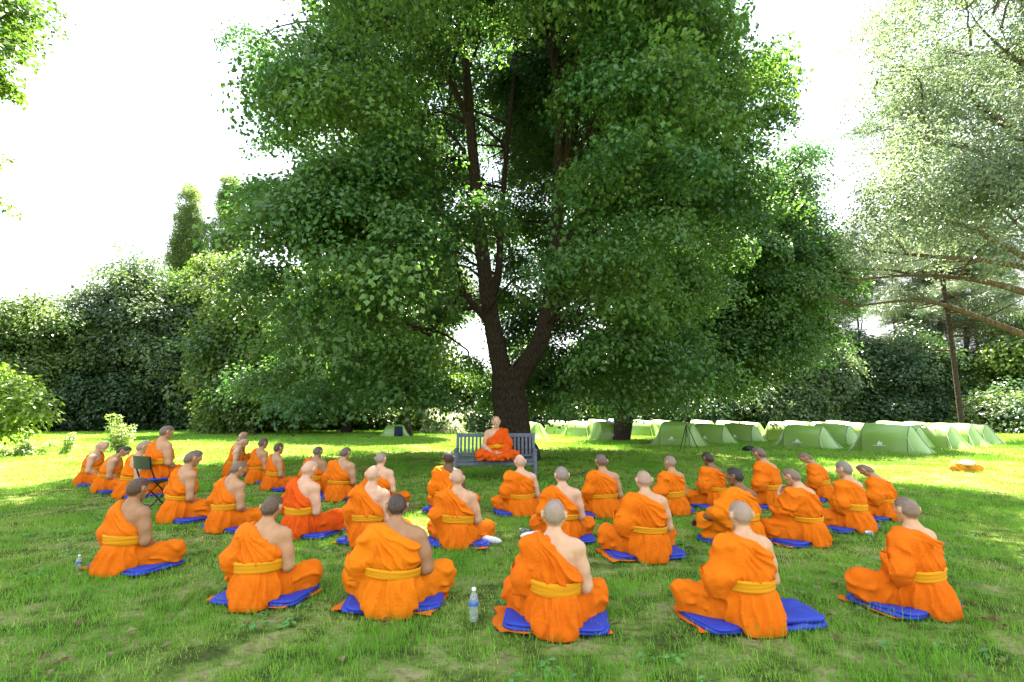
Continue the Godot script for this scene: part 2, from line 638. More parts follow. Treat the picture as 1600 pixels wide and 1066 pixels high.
	grow("lime_tree", "huge lime tree with a dark forked trunk behind the bench", "tree", "", stems, radii, clumps, {
		"mesh": bough_mesh(115, 0.74, 0.124, 0.102, 0.4, 1, 0.17), "size": 1.0, "per": 9, "flat": 0.34, "droop": 0.45, "tilt": 0.7, "arch": 0.12, "limbs": 0.3, "attach": 4.0, "limb_thick": 0.008,
		"tone": Color(0.036, 0.115, 0.03), "tone2": Color(0.105, 0.20, 0.045), "sides": 16, "wobble": 0.1, "floor": 1.75})

func simple_tree(called: String, label: String, group: String, u: float, v: float, trunk_r: float, blobs_px: Array, count: int, size: float, look: Dictionary, dist := 0.0) -> void:
	# blobs_px: [column, row, half width px, half height px, depth offset m]
	var base := on_ground(u, v) if dist == 0.0 else Vector3(at_depth(u, 645, -dist).x, 0, -dist)
	var z := base.z
	var k := -z / FOCAL
	var blobs := []
	var top := 0.0
	for b in blobs_px:
		var c := at_depth(b[0], b[1], z)
		c.z += b[4]
		blobs.append([c, Vector3(b[2] * k, b[3] * k, (b[2] * 0.8 + 6.0) * k)])
		top = maxf(top, c.y + b[3] * k * 0.5)
	var heart: Vector3 = blobs[0][0]
	var mid := base.lerp(Vector3(heart.x, top, heart.z), 0.45) + Vector3(rng.randf_range(-0.2, 0.2), 0, 0)
	var crown_top := Vector3(heart.x, top, heart.z)
	var stem := []
	for j in 9:
		var t := j / 8.0
		stem.append((base.lerp(mid, t * 2.0) if t < 0.5 else mid.lerp(crown_top, t * 2.0 - 1.0)) + Vector3(sin(t * 5.0 + u) * trunk_r * 0.5, 0, cos(t * 4.0 + u) * trunk_r * 0.4))
	stem[0].y = -0.05
	var stems := [stem]
	var radii := [[]]
	for j in 9: radii[0].append(trunk_r * (1.0 - 0.85 * j / 8.0) * (1.3 if j == 0 else 1.0))
	for b in blobs.slice(1):
		var from: Vector3 = stem[3]
		stems.append(spine(from, b[0], 0.4, 6, 0.15))
		radii.append(taper(trunk_r * 0.5, trunk_r * 0.12, 7))
	grow(called, label, "shrub" if called.ends_with("shrub") else "tree", group, stems, radii, blob_clumps(blobs, count, size), look)

func woods() -> void:
	var broad := bough_mesh(140, 0.88, 0.175, 0.13, 0.3, 31, 0.22)
	var fine := bough_mesh(130, 0.85, 0.15, 0.10, 0.5, 32, 0.22)
	var upright := bough_mesh(110, 0.7, 0.17, 0.14, -0.5, 33, 0.4)
	var needle := bough_mesh(150, 0.8, 0.3, 0.03, 0.1, 34, 0.12)
	var green := {"mesh": broad, "size": 1.5, "per": 7, "flat": 0.7, "tone": Color(0.04, 0.09, 0.026), "tone2": Color(0.13, 0.20, 0.05), "sides": 7, "limbs": 0.35, "floor": 0.2}
	var lush := green.duplicate()
	lush.tone = Color(0.05, 0.12, 0.02)
	lush.tone2 = Color(0.15, 0.23, 0.035)
	var deep := green.duplicate()  # leaf tones darkened to stand for the shade at the wood edge
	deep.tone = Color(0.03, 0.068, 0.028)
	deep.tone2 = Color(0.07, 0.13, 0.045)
	var blue := green.duplicate()
	blue.tone = Color(0.055, 0.105, 0.06)
	blue.tone2 = Color(0.13, 0.19, 0.085)
	var wood_group := "trees along the far edge of the lawn"
	# left of the lime tree
	simple_tree("broadleaf_tree", "low round pale green tree at the open end of the left wood", wood_group, 45, 668, 0.22, [[50, 545, 95, 70, 0], [-60, 555, 90, 75, 0], [95, 530, 45, 45, 1]], 90, 1.5, green, 38)
	simple_tree("broadleaf_tree", "tall grey green tree standing before the slim poplars", wood_group, 235, 668, 0.3, [[225, 525, 80, 85, 0], [205, 460, 40, 45, 1], [270, 560, 60, 80, 0]], 85, 1.6, blue, 41)
	simple_tree("broadleaf_tree", "yellow green tree beside the slim poplars", wood_group, 320, 668, 0.25, [[335, 480, 50, 65, 0], [352, 435, 36, 45, 0], [300, 540, 50, 60, 0]], 90, 1.4, lush, 43)
	simple_tree("broadleaf_tree", "dense green tree between lime tree and left wood", wood_group, 400, 668, 0.35, [[405, 520, 75, 95, 0], [385, 450, 40, 50, 0], [440, 590, 80, 50, 0]], 120, 1.5, green, 33)
	var pop := {"mesh": upright, "size": 0.95, "per": 4, "flat": 1.2, "droop": 0.0, "tilt": 0.2, "tone": Color(0.10, 0.17, 0.075), "tone2": Color(0.20, 0.28, 0.09), "sides": 7, "limbs": 0.5, "arch": -0.12}
	simple_tree("poplar_tree", "slim poplar with a leaning notched tip on the left", "slim poplars", 287, 668, 0.4, [[290, 405, 17, 118, 0], [299, 320, 10, 42, 0], [276, 430, 14, 90, 0], [304, 420, 13, 100, 0]], 170, 0.65, pop, 58)
	simple_tree("poplar_tree", "shorter slim poplar half hidden by the yellow green tree", "slim poplars", 352, 668, 0.4, [[356, 380, 17, 108, 0], [353, 310, 10, 40, 0], [370, 395, 15, 85, 0]], 160, 0.65, pop, 60)
	# trunks seen under the left half of the lime crown
	simple_tree("park_tree", "tree with a pale grey trunk and roots left of the small tent", "trees close behind the lime tree", 545, 677, 0.34, [[540, 500, 110, 100, 0], [480, 560, 90, 60, 0], [590, 560, 70, 50, 0]], 130, 1.5, green)
	simple_tree("park_tree", "slender sunlit trunk growing right beside the small tent", "trees close behind the lime tree", 640, 682, 0.24, [[620, 520, 60, 70, 0], [640, 450, 70, 80, 0]], 70, 1.4, lush)
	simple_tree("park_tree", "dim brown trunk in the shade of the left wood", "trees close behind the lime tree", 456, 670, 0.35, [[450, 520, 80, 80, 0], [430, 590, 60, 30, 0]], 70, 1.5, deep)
	simple_tree("park_tree", "dark flared trunk among the tents right of the bench", "trees close behind the lime tree", 971, 689, 0.42, [[1120, 420, 140, 130, 0], [1215, 340, 70, 80, 0], [1215, 460, 75, 85, 0], [1100, 540, 110, 60, 0], [990, 560, 80, 50, 0], [1262, 245, 26, 12, 0], [1250, 400, 45, 60, 0]], 330, 1.3, {"mesh": bough_mesh(130, 0.8, 0.135, 0.11, 0.38, 36, 0.2), "size": 1.25, "per": 8, "flat": 0.4, "droop": 0.4, "tone": Color(0.03, 0.095, 0.026), "tone2": Color(0.085, 0.17, 0.036), "sides": 12, "wobble": 0.08, "limbs": 0.4, "floor": 2.2})
	# right of the lime tree
	var thin := {"mesh": needle, "size": 1.2, "per": 5, "flat": 0.5, "tone": Color(0.07, 0.115, 0.065), "tone2": Color(0.15, 0.19, 0.10), "sides": 6, "limbs": 0.8, "arch": 0.02}
	for e in [[1292, 0.16, 560, 70, "thin bare trunk with a sparse top beside the lime crown"], [1345, 0.15, 520, 120, "feathery thin tree rising behind the large front tent"], [1405, 0.15, 530, 110, "feathery thin tree left of the ivy covered trunk"], [1440, 0.16, 540, 100, "short feathery tree close to the ivy covered trunk"], [1478, 0.28, 520, 150, "ivy covered trunk left of a pair of slim trunks"], [1512, 0.22, 500, 170, "slim straight trunk with a high thin crown"], [1532, 0.26, 510, 160, "tall dark trunk leaning over the last tent"], [1560, 0.24, 520, 150, "forked dark trunk beside the holly shrubs"]]:
		simple_tree("slim_tree", e[4], "slim trunks behind the tents", e[0], 668, e[1], [[e[0] + 4, e[2], 26, e[3], 0], [e[0] - 6, e[2] - 120, 30, 70, 0]], 80, 1.3, thin, 44 + (e[0] % 7))
	simple_tree("broadleaf_tree", "blue green tree behind the middle tents", wood_group, 1260, 668, 0.3, [[1260, 570, 55, 60, 0], [1230, 610, 50, 45, 0]], 60, 1.4, blue, 42)
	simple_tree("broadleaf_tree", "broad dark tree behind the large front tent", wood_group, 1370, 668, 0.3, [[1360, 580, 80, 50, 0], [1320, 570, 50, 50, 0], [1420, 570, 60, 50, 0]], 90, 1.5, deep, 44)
	simple_tree("broadleaf_tree", "yellow green tree at the end of the right wood", wood_group, 1600, 668, 0.3, [[1590, 590, 40, 70, 0], [1640, 560, 60, 90, 0]], 70, 1.4, lush, 40)
	# shrubs along the edge of the lawn; the deep ones carry shade in their colour
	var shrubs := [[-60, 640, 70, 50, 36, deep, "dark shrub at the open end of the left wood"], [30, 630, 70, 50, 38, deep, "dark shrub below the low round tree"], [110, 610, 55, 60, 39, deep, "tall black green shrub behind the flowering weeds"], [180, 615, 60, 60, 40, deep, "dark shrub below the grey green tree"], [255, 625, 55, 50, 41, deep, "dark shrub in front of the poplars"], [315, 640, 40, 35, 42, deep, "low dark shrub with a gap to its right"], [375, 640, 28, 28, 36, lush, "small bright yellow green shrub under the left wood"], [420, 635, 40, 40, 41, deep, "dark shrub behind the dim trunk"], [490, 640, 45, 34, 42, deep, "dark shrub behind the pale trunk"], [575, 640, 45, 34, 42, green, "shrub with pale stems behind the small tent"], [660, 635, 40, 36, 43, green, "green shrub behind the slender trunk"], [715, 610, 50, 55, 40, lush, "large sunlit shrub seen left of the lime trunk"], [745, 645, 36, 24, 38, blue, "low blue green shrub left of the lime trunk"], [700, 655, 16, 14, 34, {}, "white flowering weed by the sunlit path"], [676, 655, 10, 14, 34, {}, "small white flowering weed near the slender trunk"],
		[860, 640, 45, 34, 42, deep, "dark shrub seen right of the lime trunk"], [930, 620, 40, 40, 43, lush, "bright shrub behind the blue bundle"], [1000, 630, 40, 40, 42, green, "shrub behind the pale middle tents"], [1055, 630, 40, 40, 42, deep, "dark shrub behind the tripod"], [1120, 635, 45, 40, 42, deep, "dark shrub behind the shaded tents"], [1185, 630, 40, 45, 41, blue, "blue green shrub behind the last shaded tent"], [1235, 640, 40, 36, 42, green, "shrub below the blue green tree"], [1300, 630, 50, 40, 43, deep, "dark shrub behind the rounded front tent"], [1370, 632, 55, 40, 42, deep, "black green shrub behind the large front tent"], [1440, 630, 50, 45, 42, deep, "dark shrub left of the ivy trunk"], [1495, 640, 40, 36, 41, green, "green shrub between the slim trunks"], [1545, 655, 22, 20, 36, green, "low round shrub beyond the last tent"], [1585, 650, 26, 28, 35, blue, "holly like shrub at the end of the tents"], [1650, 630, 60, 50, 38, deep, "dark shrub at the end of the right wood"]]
	for e in shrubs:
		var look: Dictionary = e[5]
		if look.is_empty():
			look = green.duplicate()
			look.tone = Color(0.2, 0.28, 0.12)
			look.tone2 = Color(0.6, 0.62, 0.55)
			look.size = 0.6
		simple_tree("shade_toned_shrub" if look == deep else ("flowering_shrub" if look.get("size", 1.0) < 0.8 else "leafy_shrub"), e[6], "shrubs along the far edge of the lawn", e[0], 668, 0.07, [[e[0], e[1], e[2], e[3], 0.0], [e[0] + e[2] * 0.3, e[1] + 12, e[2] * 0.8, e[3] * 0.7, 1.0]], 26 if e[2] > 20 else 8, 1.5 if e[2] > 20 else 0.5, look, e[4])
	# the wood goes on behind as one mass
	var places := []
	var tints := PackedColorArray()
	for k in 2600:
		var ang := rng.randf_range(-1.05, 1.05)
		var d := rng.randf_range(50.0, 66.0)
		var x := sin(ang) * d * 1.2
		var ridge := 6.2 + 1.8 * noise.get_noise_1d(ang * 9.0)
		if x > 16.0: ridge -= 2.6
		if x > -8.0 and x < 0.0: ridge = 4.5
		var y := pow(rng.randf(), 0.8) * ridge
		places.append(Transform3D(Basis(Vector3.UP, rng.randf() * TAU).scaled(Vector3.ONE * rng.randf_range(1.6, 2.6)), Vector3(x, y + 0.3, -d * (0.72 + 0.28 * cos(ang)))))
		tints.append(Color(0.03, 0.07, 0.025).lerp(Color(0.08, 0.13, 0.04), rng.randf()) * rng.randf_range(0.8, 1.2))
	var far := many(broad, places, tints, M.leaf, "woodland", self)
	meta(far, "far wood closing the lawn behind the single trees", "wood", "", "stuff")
	side_trees(fine, needle, broad)

func side_trees(fine: Mesh, needle: Mesh, broad: Mesh) -> void:
	# big pale tree on the right; its trunk stands just outside the frame
	var z := -9.5
	var trunk := [Vector3(12.4, -0.05, z), Vector3(12.3, 1.5, z), Vector3(12.2, 3.0, z), Vector3(12.0, 5.5, z), Vector3(11.7, 8.0, z), Vector3(11.5, 11.0, z), Vector3(11.4, 14.0, z)]
	var stems := [trunk]
	var radii := [taper(0.34, 0.06, 7)]
	for e in [[[1690, 560], [1540, 500], [1440, 470], [1330, 480]], [[1640, 420], [1570, 385], [1500, 350], [1430, 345]], [[1650, 430], [1560, 410], [1450, 400], [1340, 390]], [[1640, 470], [1540, 440], [1430, 430], [1320, 440]], [[1650, 390], [1610, 365], [1590, 350], [1560, 320]], [[1650, 260], [1540, 170], [1470, 130], [1420, 120]], [[1650, 300], [1560, 250], [1480, 225], [1400, 240]], [[1640, 130], [1600, 100], [1570, 80], [1530, 40]]]:
		var pts := []
		for k in 4:
			pts.append([e[k][0], e[k][1], 0.25 * k * rng.randf_range(-1.5, 1.5)])
		var path := stem_of(pts, z)
		stems.append(path)
		radii.append(taper(0.09, 0.012, path.size()))
		for tw in 7:   # bare twigs along the limb
			var at: Vector3 = path[rng.randi_range(3, path.size() - 1)]
			stems.append(spine(at, at + Vector3(-rng.randf_range(0.5, 1.4), rng.randf_range(-0.2, 0.35), rng.randf_range(-0.9, 0.9)), 0.1, 4, 0.04))
			radii.append(taper(0.016, 0.004, 5))
	var clumps := []
	var tries := 0
	while clumps.size() < 175 and tries < 9000:
		tries += 1
		var u := rng.randf_range(1325, 1720)
		var v := rng.randf_range(-190, 500)
		var edge := 1345.0 + 26.0 * noise.get_noise_1d(v * 0.03) + maxf(0.0, (60.0 - v) * 0.25)
		if u < edge: continue
		if v > 330 and rng.randf() < 0.55 + (v - 330) * 0.0035: continue
		if noise.get_noise_2d(u * 0.016, v * 0.016) > 0.24: continue
		clumps.append([at_depth(u, v, z + rng.randf_range(-2.6, 1.8)), rng.randf_range(0.42, 0.8)])
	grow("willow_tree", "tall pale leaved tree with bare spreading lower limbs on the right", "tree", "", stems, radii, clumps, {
		"mesh": bough_mesh(110, 0.5, 0.07, 0.045, 0.5, 35, 0.25), "size": 0.95, "per": 7, "flat": 0.8, "droop": 0.5, "tilt": 0.9, "tone": Color(0.09, 0.145, 0.10), "tone2": Color(0.19, 0.25, 0.18), "limbs": 0.6, "limb_thick": 0.006, "bark": M.bark_pale, "sides": 7})  # silvery leaf tones, paled further to stand for haze
	# pine behind it
	var pz := -27.0
	var px := at_depth(1500, 645, pz).x
	var pine := [Vector3(px, -0.05, pz), Vector3(px + 0.1, 7, pz), Vector3(px - 0.1, 14, pz), Vector3(px, 23, pz)]
	var ps := [pine]
	var pr := [[0.13, 0.12, 0.1, 0.04]]
	var pc := []
	for k in 46:
		var y := rng.randf_range(5.0, 22.0)
		var a := rng.randf() * TAU
		var reach := rng.randf_range(2.6, 5.6) * (1.1 - y * 0.02)
		var tip := Vector3(px + cos(a) * reach, y + rng.randf_range(-0.2, 0.5), pz + sin(a) * reach)
		ps.append(spine(Vector3(px, y - 0.3, pz), tip, -0.2, 4, 0.06))
		pr.append(taper(0.06, 0.015, 5))
		if y > 7.0:
			pc.append([tip, 0.8])
			pc.append([Vector3(px, y, pz).lerp(tip, 0.65), 0.7])
	grow("pine_tree", "bluish pine with level bare branches behind the pale tree", "tree", "", ps, pr, pc, {
		"mesh": needle, "size": 0.9, "per": 5, "flat": 0.4, "droop": 0.1, "tilt": 0.3, "tone": Color(0.04, 0.075, 0.055), "tone2": Color(0.08, 0.12, 0.075), "limbs": 0.0, "sides": 6})
	# branch reaching in at the top left corner, from a tree outside the frame
	var oz := -7.0
	var ot := [Vector3(-10.4, -0.05, oz), Vector3(-10.3, 3.0, oz), Vector3(-10.1, 6.0, oz), Vector3(-10.0, 9.5, oz)]
	var ob := stem_of([[-140, 60, 0.2], [-60, 50, 0.3], [0, 60, 0.4], [40, 65, 0.5]], oz)
	var oc := []
	for e in [[-5, 20, 0.3], [15, 45, 0.3], [28, 15, 0.22], [0, 75, 0.28], [-40, 40, 0.5], [-18, 110, 0.25], [0, 130, 0.16], [-60, 90, 0.5], [-80, 10, 0.6], [-110, 60, 0.7], [10, -20, 0.35], [-50, -40, 0.6]]:
		oc.append([at_depth(e[0], e[1], oz + rng.randf_range(-0.5, 0.5)), e[2]])
	for k in 26:
		oc.append([Vector3(-11.5 + rng.randf_range(-2.5, 1.2), rng.randf_range(5.5, 10.5), oz + rng.randf_range(-2.5, 2.5)), 0.9])
	grow("overhanging_tree", "leafy branch of a near tree hanging into the top left sky", "tree", "", [ot, ob], [taper(0.3, 0.12, 4), taper(0.07, 0.012, ob.size())], oc, {
		"mesh": bough_mesh(55, 0.34, 0.09, 0.07, 0.3, 77), "size": 1.0, "per": 7, "flat": 0.7, "tone": Color(0.05, 0.12, 0.02), "tone2": Color(0.12, 0.21, 0.03), "limbs": 0.7, "floor": 1.0, "sides": 8})
	# young sunlit tree at the left edge
	var yz := -9.5
	var yx := at_depth(-30, 645, yz).x
	var yt := [Vector3(yx, -0.05, yz), Vector3(yx + 0.1, 0.8, yz), Vector3(yx + 0.2, 1.6, yz), Vector3(yx + 0.15, 2.4, yz)]
	var yc := []
	for e in [[-8, 595, 0.35], [25, 605, 0.28], [45, 622, 0.25], [0, 630, 0.4], [28, 642, 0.25], [-30, 605, 0.5], [-15, 660, 0.35], [-60, 650, 0.5], [-70, 580, 0.5], [-30, 580, 0.35], [12, 660, 0.22], [-110, 610, 0.6]]:
		yc.append([at_depth(e[0], e[1], yz + rng.randf_range(-0.4, 0.4)), e[2]])
	grow("young_tree", "bright green young tree at the sunlit left edge of the lawn", "tree", "", [yt], [taper(0.06, 0.02, 4)], yc, {
		"mesh": bough_mesh(75, 0.42, 0.115, 0.065, 0.3, 78), "size": 1.0, "per": 7, "flat": 0.6, "tone": Color(0.12, 0.25, 0.03), "tone2": Color(0.24, 0.36, 0.06), "limbs": 1.0, "floor": 0.5, "sides": 7})
	# tall weeds in the rough grass on the left
	var weed := bough_mesh(16, 0.11, 0.09, 0.045, 0.1, 79, 0.25)
	for e in [[95, 714, 2, 1.35, "single tall leafy weed spike in the rough grass"], [185, 706, 11, 1.35, "broad clump of flowering weeds behind the leftmost seated row"], [20, 716, 7, 0.5, "low weed clump below the bright young tree"], [55, 714, 4, 0.6, "thin weed between the young tree and the tall spike"]]:
		var g := on_ground(e[0], e[1])
		var st := []
		var rd := []
		var cc := []
		for k in e[2]:
			var a := rng.randf() * TAU
			var b := g + Vector3(cos(a), 0, sin(a)) * rng.randf() * 0.12
			var t := g + Vector3(cos(a) * 0.35, e[3] * rng.randf_range(0.45, 1.0), sin(a) * 0.35) * Vector3(1.0 if e[2] > 3 else 0.25, 1, 1)
			st.append(spine(b, t, 0.05, 4, 0.01))
			rd.append(taper(0.008, 0.003, 5))
			for q in 8: cc.append([b.lerp(t, 0.2 + 0.8 * q / 7.0), 0.07])
		grow("tall_weed", e[4], "plant", "", st, rd, cc, {"mesh": weed, "size": 0.95, "per": 2, "flat": 0.8, "tone": Color(0.13, 0.22, 0.05), "tone2": Color(0.30, 0.38, 0.14), "limbs": 0.0, "floor": 0.02, "sides": 5, "bark": M.stem})

# ---------------------------------------------------------------- people
# A figure is laid out as bones (tapered capsules), joined by a smooth minimum and meshed as surface nets.
# bone: [a, radius at a, b, radius at b, squeeze of x y z]
func bone(a: Vector3, ra: float, b: Vector3, rb: float, sq := Vector3.ONE) -> Array:
	return [a, ra, b, rb, sq]

func mirrored(list: Array) -> Array:
	var out := []
	var f := Vector3(-1, 1, 1)
	for b in list: out.append([b[0] * f, b[1], b[2] * f, b[3], b[4]])
	return out

func nets(bones: Array, h: float, k: float, mode: int, holes := []) -> Dictionary:
	var lo := Vector3(1e9, 1e9, 1e9)
	var hi := -lo
	for b in bones:
		for e in [[b[0], b[1]], [b[2], b[3]]]:
			var r: Vector3 = Vector3.ONE * float(e[1]) / b[4]
			lo = lo.min(e[0] - r)
			hi = hi.max(e[0] + r)
	var pad := 3.0 * h + 1.0 / k
	lo -= Vector3.ONE * pad
	hi += Vector3.ONE * pad
	if mode == 1: lo.y = maxf(lo.y, -0.05 - 2.0 * h)
	var nx := int((hi.x - lo.x) / h) + 2
	var ny := int((hi.y - lo.y) / h) + 2
	var nz := int((hi.z - lo.z) / h) + 2
	var f := PackedFloat32Array()
	f.resize(nx * ny * nz)
	var reach := 2.6 / k
	for b in bones:
		var a: Vector3 = b[0]
		var e: Vector3 = b[2]
		var ra: float = b[1]
		var rb: float = b[3]
		var sq: Vector3 = b[4]
		var d := e - a
		var dl := maxf(d.length_squared(), 1e-8)
		var rmax := Vector3.ONE * (maxf(ra, rb) + reach) / sq
		var l0 := (a.min(e) - rmax - lo) / h
		var l1 := (a.max(e) + rmax - lo) / h
		var x0 := maxi(0, int(l0.x))
		var x1 := mini(nx - 1, int(l1.x) + 1)
		var y0 := maxi(0, int(l0.y))
		var y1 := mini(ny - 1, int(l1.y) + 1)
		var z0 := maxi(0, int(l0.z))
		var z1 := mini(nz - 1, int(l1.z) + 1)
		for z in range(z0, z1 + 1):
			for y in range(y0, y1 + 1):
				var at := (z * ny + y) * nx
				for x in range(x0, x1 + 1):
					var p := Vector3(lo.x + x * h, lo.y + y * h, lo.z + z * h) - a
					var t := clampf(p.dot(d) / dl, 0.0, 1.0)
					var q := (p - d * t) * sq
					var dist := q.length() - lerpf(ra, rb, t)
					if dist < reach: f[at + x] += exp(-k * dist)
	for q in f.size():
		var s := f[q]
		f[q] = -log(s) / k if s > 1e-6 else 0.2
	for hole in holes:   # spheres taken away
		var c: Vector3 = hole[0]
		var r: float = hole[1]
		var l0 := (c - Vector3.ONE * (r + h) - lo) / h
		var l1 := (c + Vector3.ONE * (r + h) - lo) / h
		for z in range(maxi(0, int(l0.z)), mini(nz - 1, int(l1.z) + 1) + 1):
			for y in range(maxi(0, int(l0.y)), mini(ny - 1, int(l1.y) + 1) + 1):
				for x in range(maxi(0, int(l0.x)), mini(nx - 1, int(l1.x) + 1) + 1):
					var at := (z * ny + y) * nx + x
					var dd := r - (Vector3(lo.x + x * h, lo.y + y * h, lo.z + z * h) - c).length()
					f[at] = maxf(f[at], dd)
	if mode == 1 or mode == 2 or mode == 3:
		# the robe ends along a line from the left side of the neck to below the right arm; it lies flat on what it rests on
		for z in nz:
			for y in ny:
				var at := (z * ny + y) * nx
				var py := lo.y + y * h
				for x in nx:
					var v := f[at + x]
					if v > 0.1: continue
					if py > 0.3:
						v = maxf(v, ((lo.x + x * h) - 0.07) * neck.x + (py - 0.60) * neck.y)
					if mode != 3: v = maxf(v, (0.003 if lo.z + z * h > -0.15 else -0.046) - py)
					f[at + x] = v
	return mesh_field(f, nx, ny, nz, lo, h)

func mesh_field(f: PackedFloat32Array, nx: int, ny: int, nz: int, lo: Vector3, h: float) -> Dictionary:
	var ids := PackedInt32Array()
	ids.resize(nx * ny * nz)
	var verts := PackedVector3Array()
	var idx := PackedInt32Array()
	var sxy := nx * ny
	var off := PackedInt32Array([0, 1, nx, nx + 1, sxy, sxy + 1, sxy + nx, sxy + nx + 1])
	var ea := [0, 0, 0, 1, 1, 2, 2, 3, 4, 4, 5, 6]
	var eb := [1, 2, 4, 3, 5, 3, 6, 7, 5, 6, 7, 7]
	var corner := [Vector3(0, 0, 0), Vector3(1, 0, 0), Vector3(0, 1, 0), Vector3(1, 1, 0), Vector3(0, 0, 1), Vector3(1, 0, 1), Vector3(0, 1, 1), Vector3(1, 1, 1)]
	for z in nz - 1:
		for y in ny - 1:
			var row := (z * ny + y) * nx
			for x in nx - 1:
				var at := row + x
				var s := f[at] < 0.0
				if s == (f[at + 1] < 0.0) and s == (f[at + nx] < 0.0) and s == (f[at + nx + 1] < 0.0) and s == (f[at + sxy] < 0.0) and s == (f[at + sxy + 1] < 0.0) and s == (f[at + sxy + nx] < 0.0) and s == (f[at + sxy + nx + 1] < 0.0):
					ids[at] = -1
					continue
				var sum := Vector3.ZERO
				var n := 0
				for e in 12:
					var va := f[at + off[ea[e]]]
					var vb := f[at + off[eb[e]]]
					if (va < 0.0) != (vb < 0.0):
						sum += corner[ea[e]].lerp(corner[eb[e]], va / (va - vb))
						n += 1
				ids[at] = verts.size()
				verts.append(lo + (Vector3(x, y, z) + sum / n) * h)
	for z in range(1, nz - 1):
		for y in range(1, ny - 1):
			for x in range(1, nx - 1):
				var at := (z * ny + y) * nx + x
				if ids[at] < 0 and ids[at - 1] < 0 and ids[at - nx] < 0: continue
				var s := f[at] < 0.0
				if s != (f[at + 1] < 0.0):
					quad_ids(idx, ids[at - nx - sxy], ids[at - sxy], ids[at], ids[at - nx], s)
				if s != (f[at + nx] < 0.0):
					quad_ids(idx, ids[at - 1 - sxy], ids[at - 1], ids[at], ids[at - sxy], s)
				if s != (f[at + sxy] < 0.0):
					quad_ids(idx, ids[at - 1 - nx], ids[at - nx], ids[at], ids[at - 1], s)
	return {"v": verts, "i": idx}

func quad_ids(idx: PackedInt32Array, a: int, b: int, c: int, d: int, s: bool) -> void:
	if a < 0 or b < 0 or c < 0 or d < 0: return
	if s: idx.append_array([a, c, b, a, d, c])
	else: idx.append_array([a, b, c, a, c, d])

func add_part(to: Dictionary, part: Dictionary) -> void:
	var k: int = to.v.size()
	to.v.append_array(part.v)
	for q in part.i: to.i.append(q + k)

func normals_of(part: Dictionary) -> PackedVector3Array:
	var n := PackedVector3Array()
	n.resize(part.v.size())
	var v: PackedVector3Array = part.v
	var ii: PackedInt32Array = part.i
	for t in range(0, ii.size(), 3):
		var a := ii[t]
		var b := ii[t + 1]
		var c := ii[t + 2]
		var nn := (v[c] - v[a]).cross(v[b] - v[a])
		n[a] += nn
		n[b] += nn
		n[c] += nn
	for q in n.size(): n[q] = n[q].normalized()
	return n

func hand_bones(w: Vector3, f: Vector3, palm: Vector3, thumb: Vector3, curl: float) -> Array:
	# w wrist, f towards the fingers, palm the way the palm faces, thumb the side of the thumb
	var out := []
	f = f.normalized()
	palm = (palm - f * palm.dot(f)).normalized()
	thumb = (thumb - f * thumb.dot(f) - palm * thumb.dot(palm)).normalized()
	var lens := [0.072, 0.08, 0.075, 0.06]
	for k in 4:
		var side := thumb * (0.030 - 0.0195 * k)
		var kn := w + f * (0.088 - 0.004 * absf(k - 1.0)) + side
		out.append(bone(w + f * 0.012 + side * 0.6, 0.0155, kn, 0.0125))
		var d := f
		var at := kn
		for seg in 3:
			d = (d * cos(curl) + palm * sin(curl)).normalized()
			var nxt: Vector3 = at + d * lens[k] * [0.45, 0.32, 0.23][seg]
			out.append(bone(at, 0.0098 - 0.0009 * seg, nxt, 0.0092 - 0.0009 * seg))
			at = nxt
	var tb := w + f * 0.03 + thumb * 0.022
	var t1 := tb + (f * 0.6 + thumb * 0.75 + palm * 0.35).normalized() * 0.04
	var t2 := t1 + (f * 0.9 + thumb * 0.25 + palm * 0.3).normalized() * 0.032
	var t3 := t2 + (f * 0.95 + palm * 0.3).normalized() * 0.024
	out.append_array([bone(w + f * 0.015, 0.016, tb, 0.014), bone(tb, 0.0135, t1, 0.0115), bone(t1, 0.0112, t2, 0.0098), bone(t2, 0.0098, t3, 0.0082)])
	return out

var neck := Vector2(-0.678, 0.735)   # which way the upper edge of the robe faces

const HEAD := Vector3(0, 0.755, 0.018)

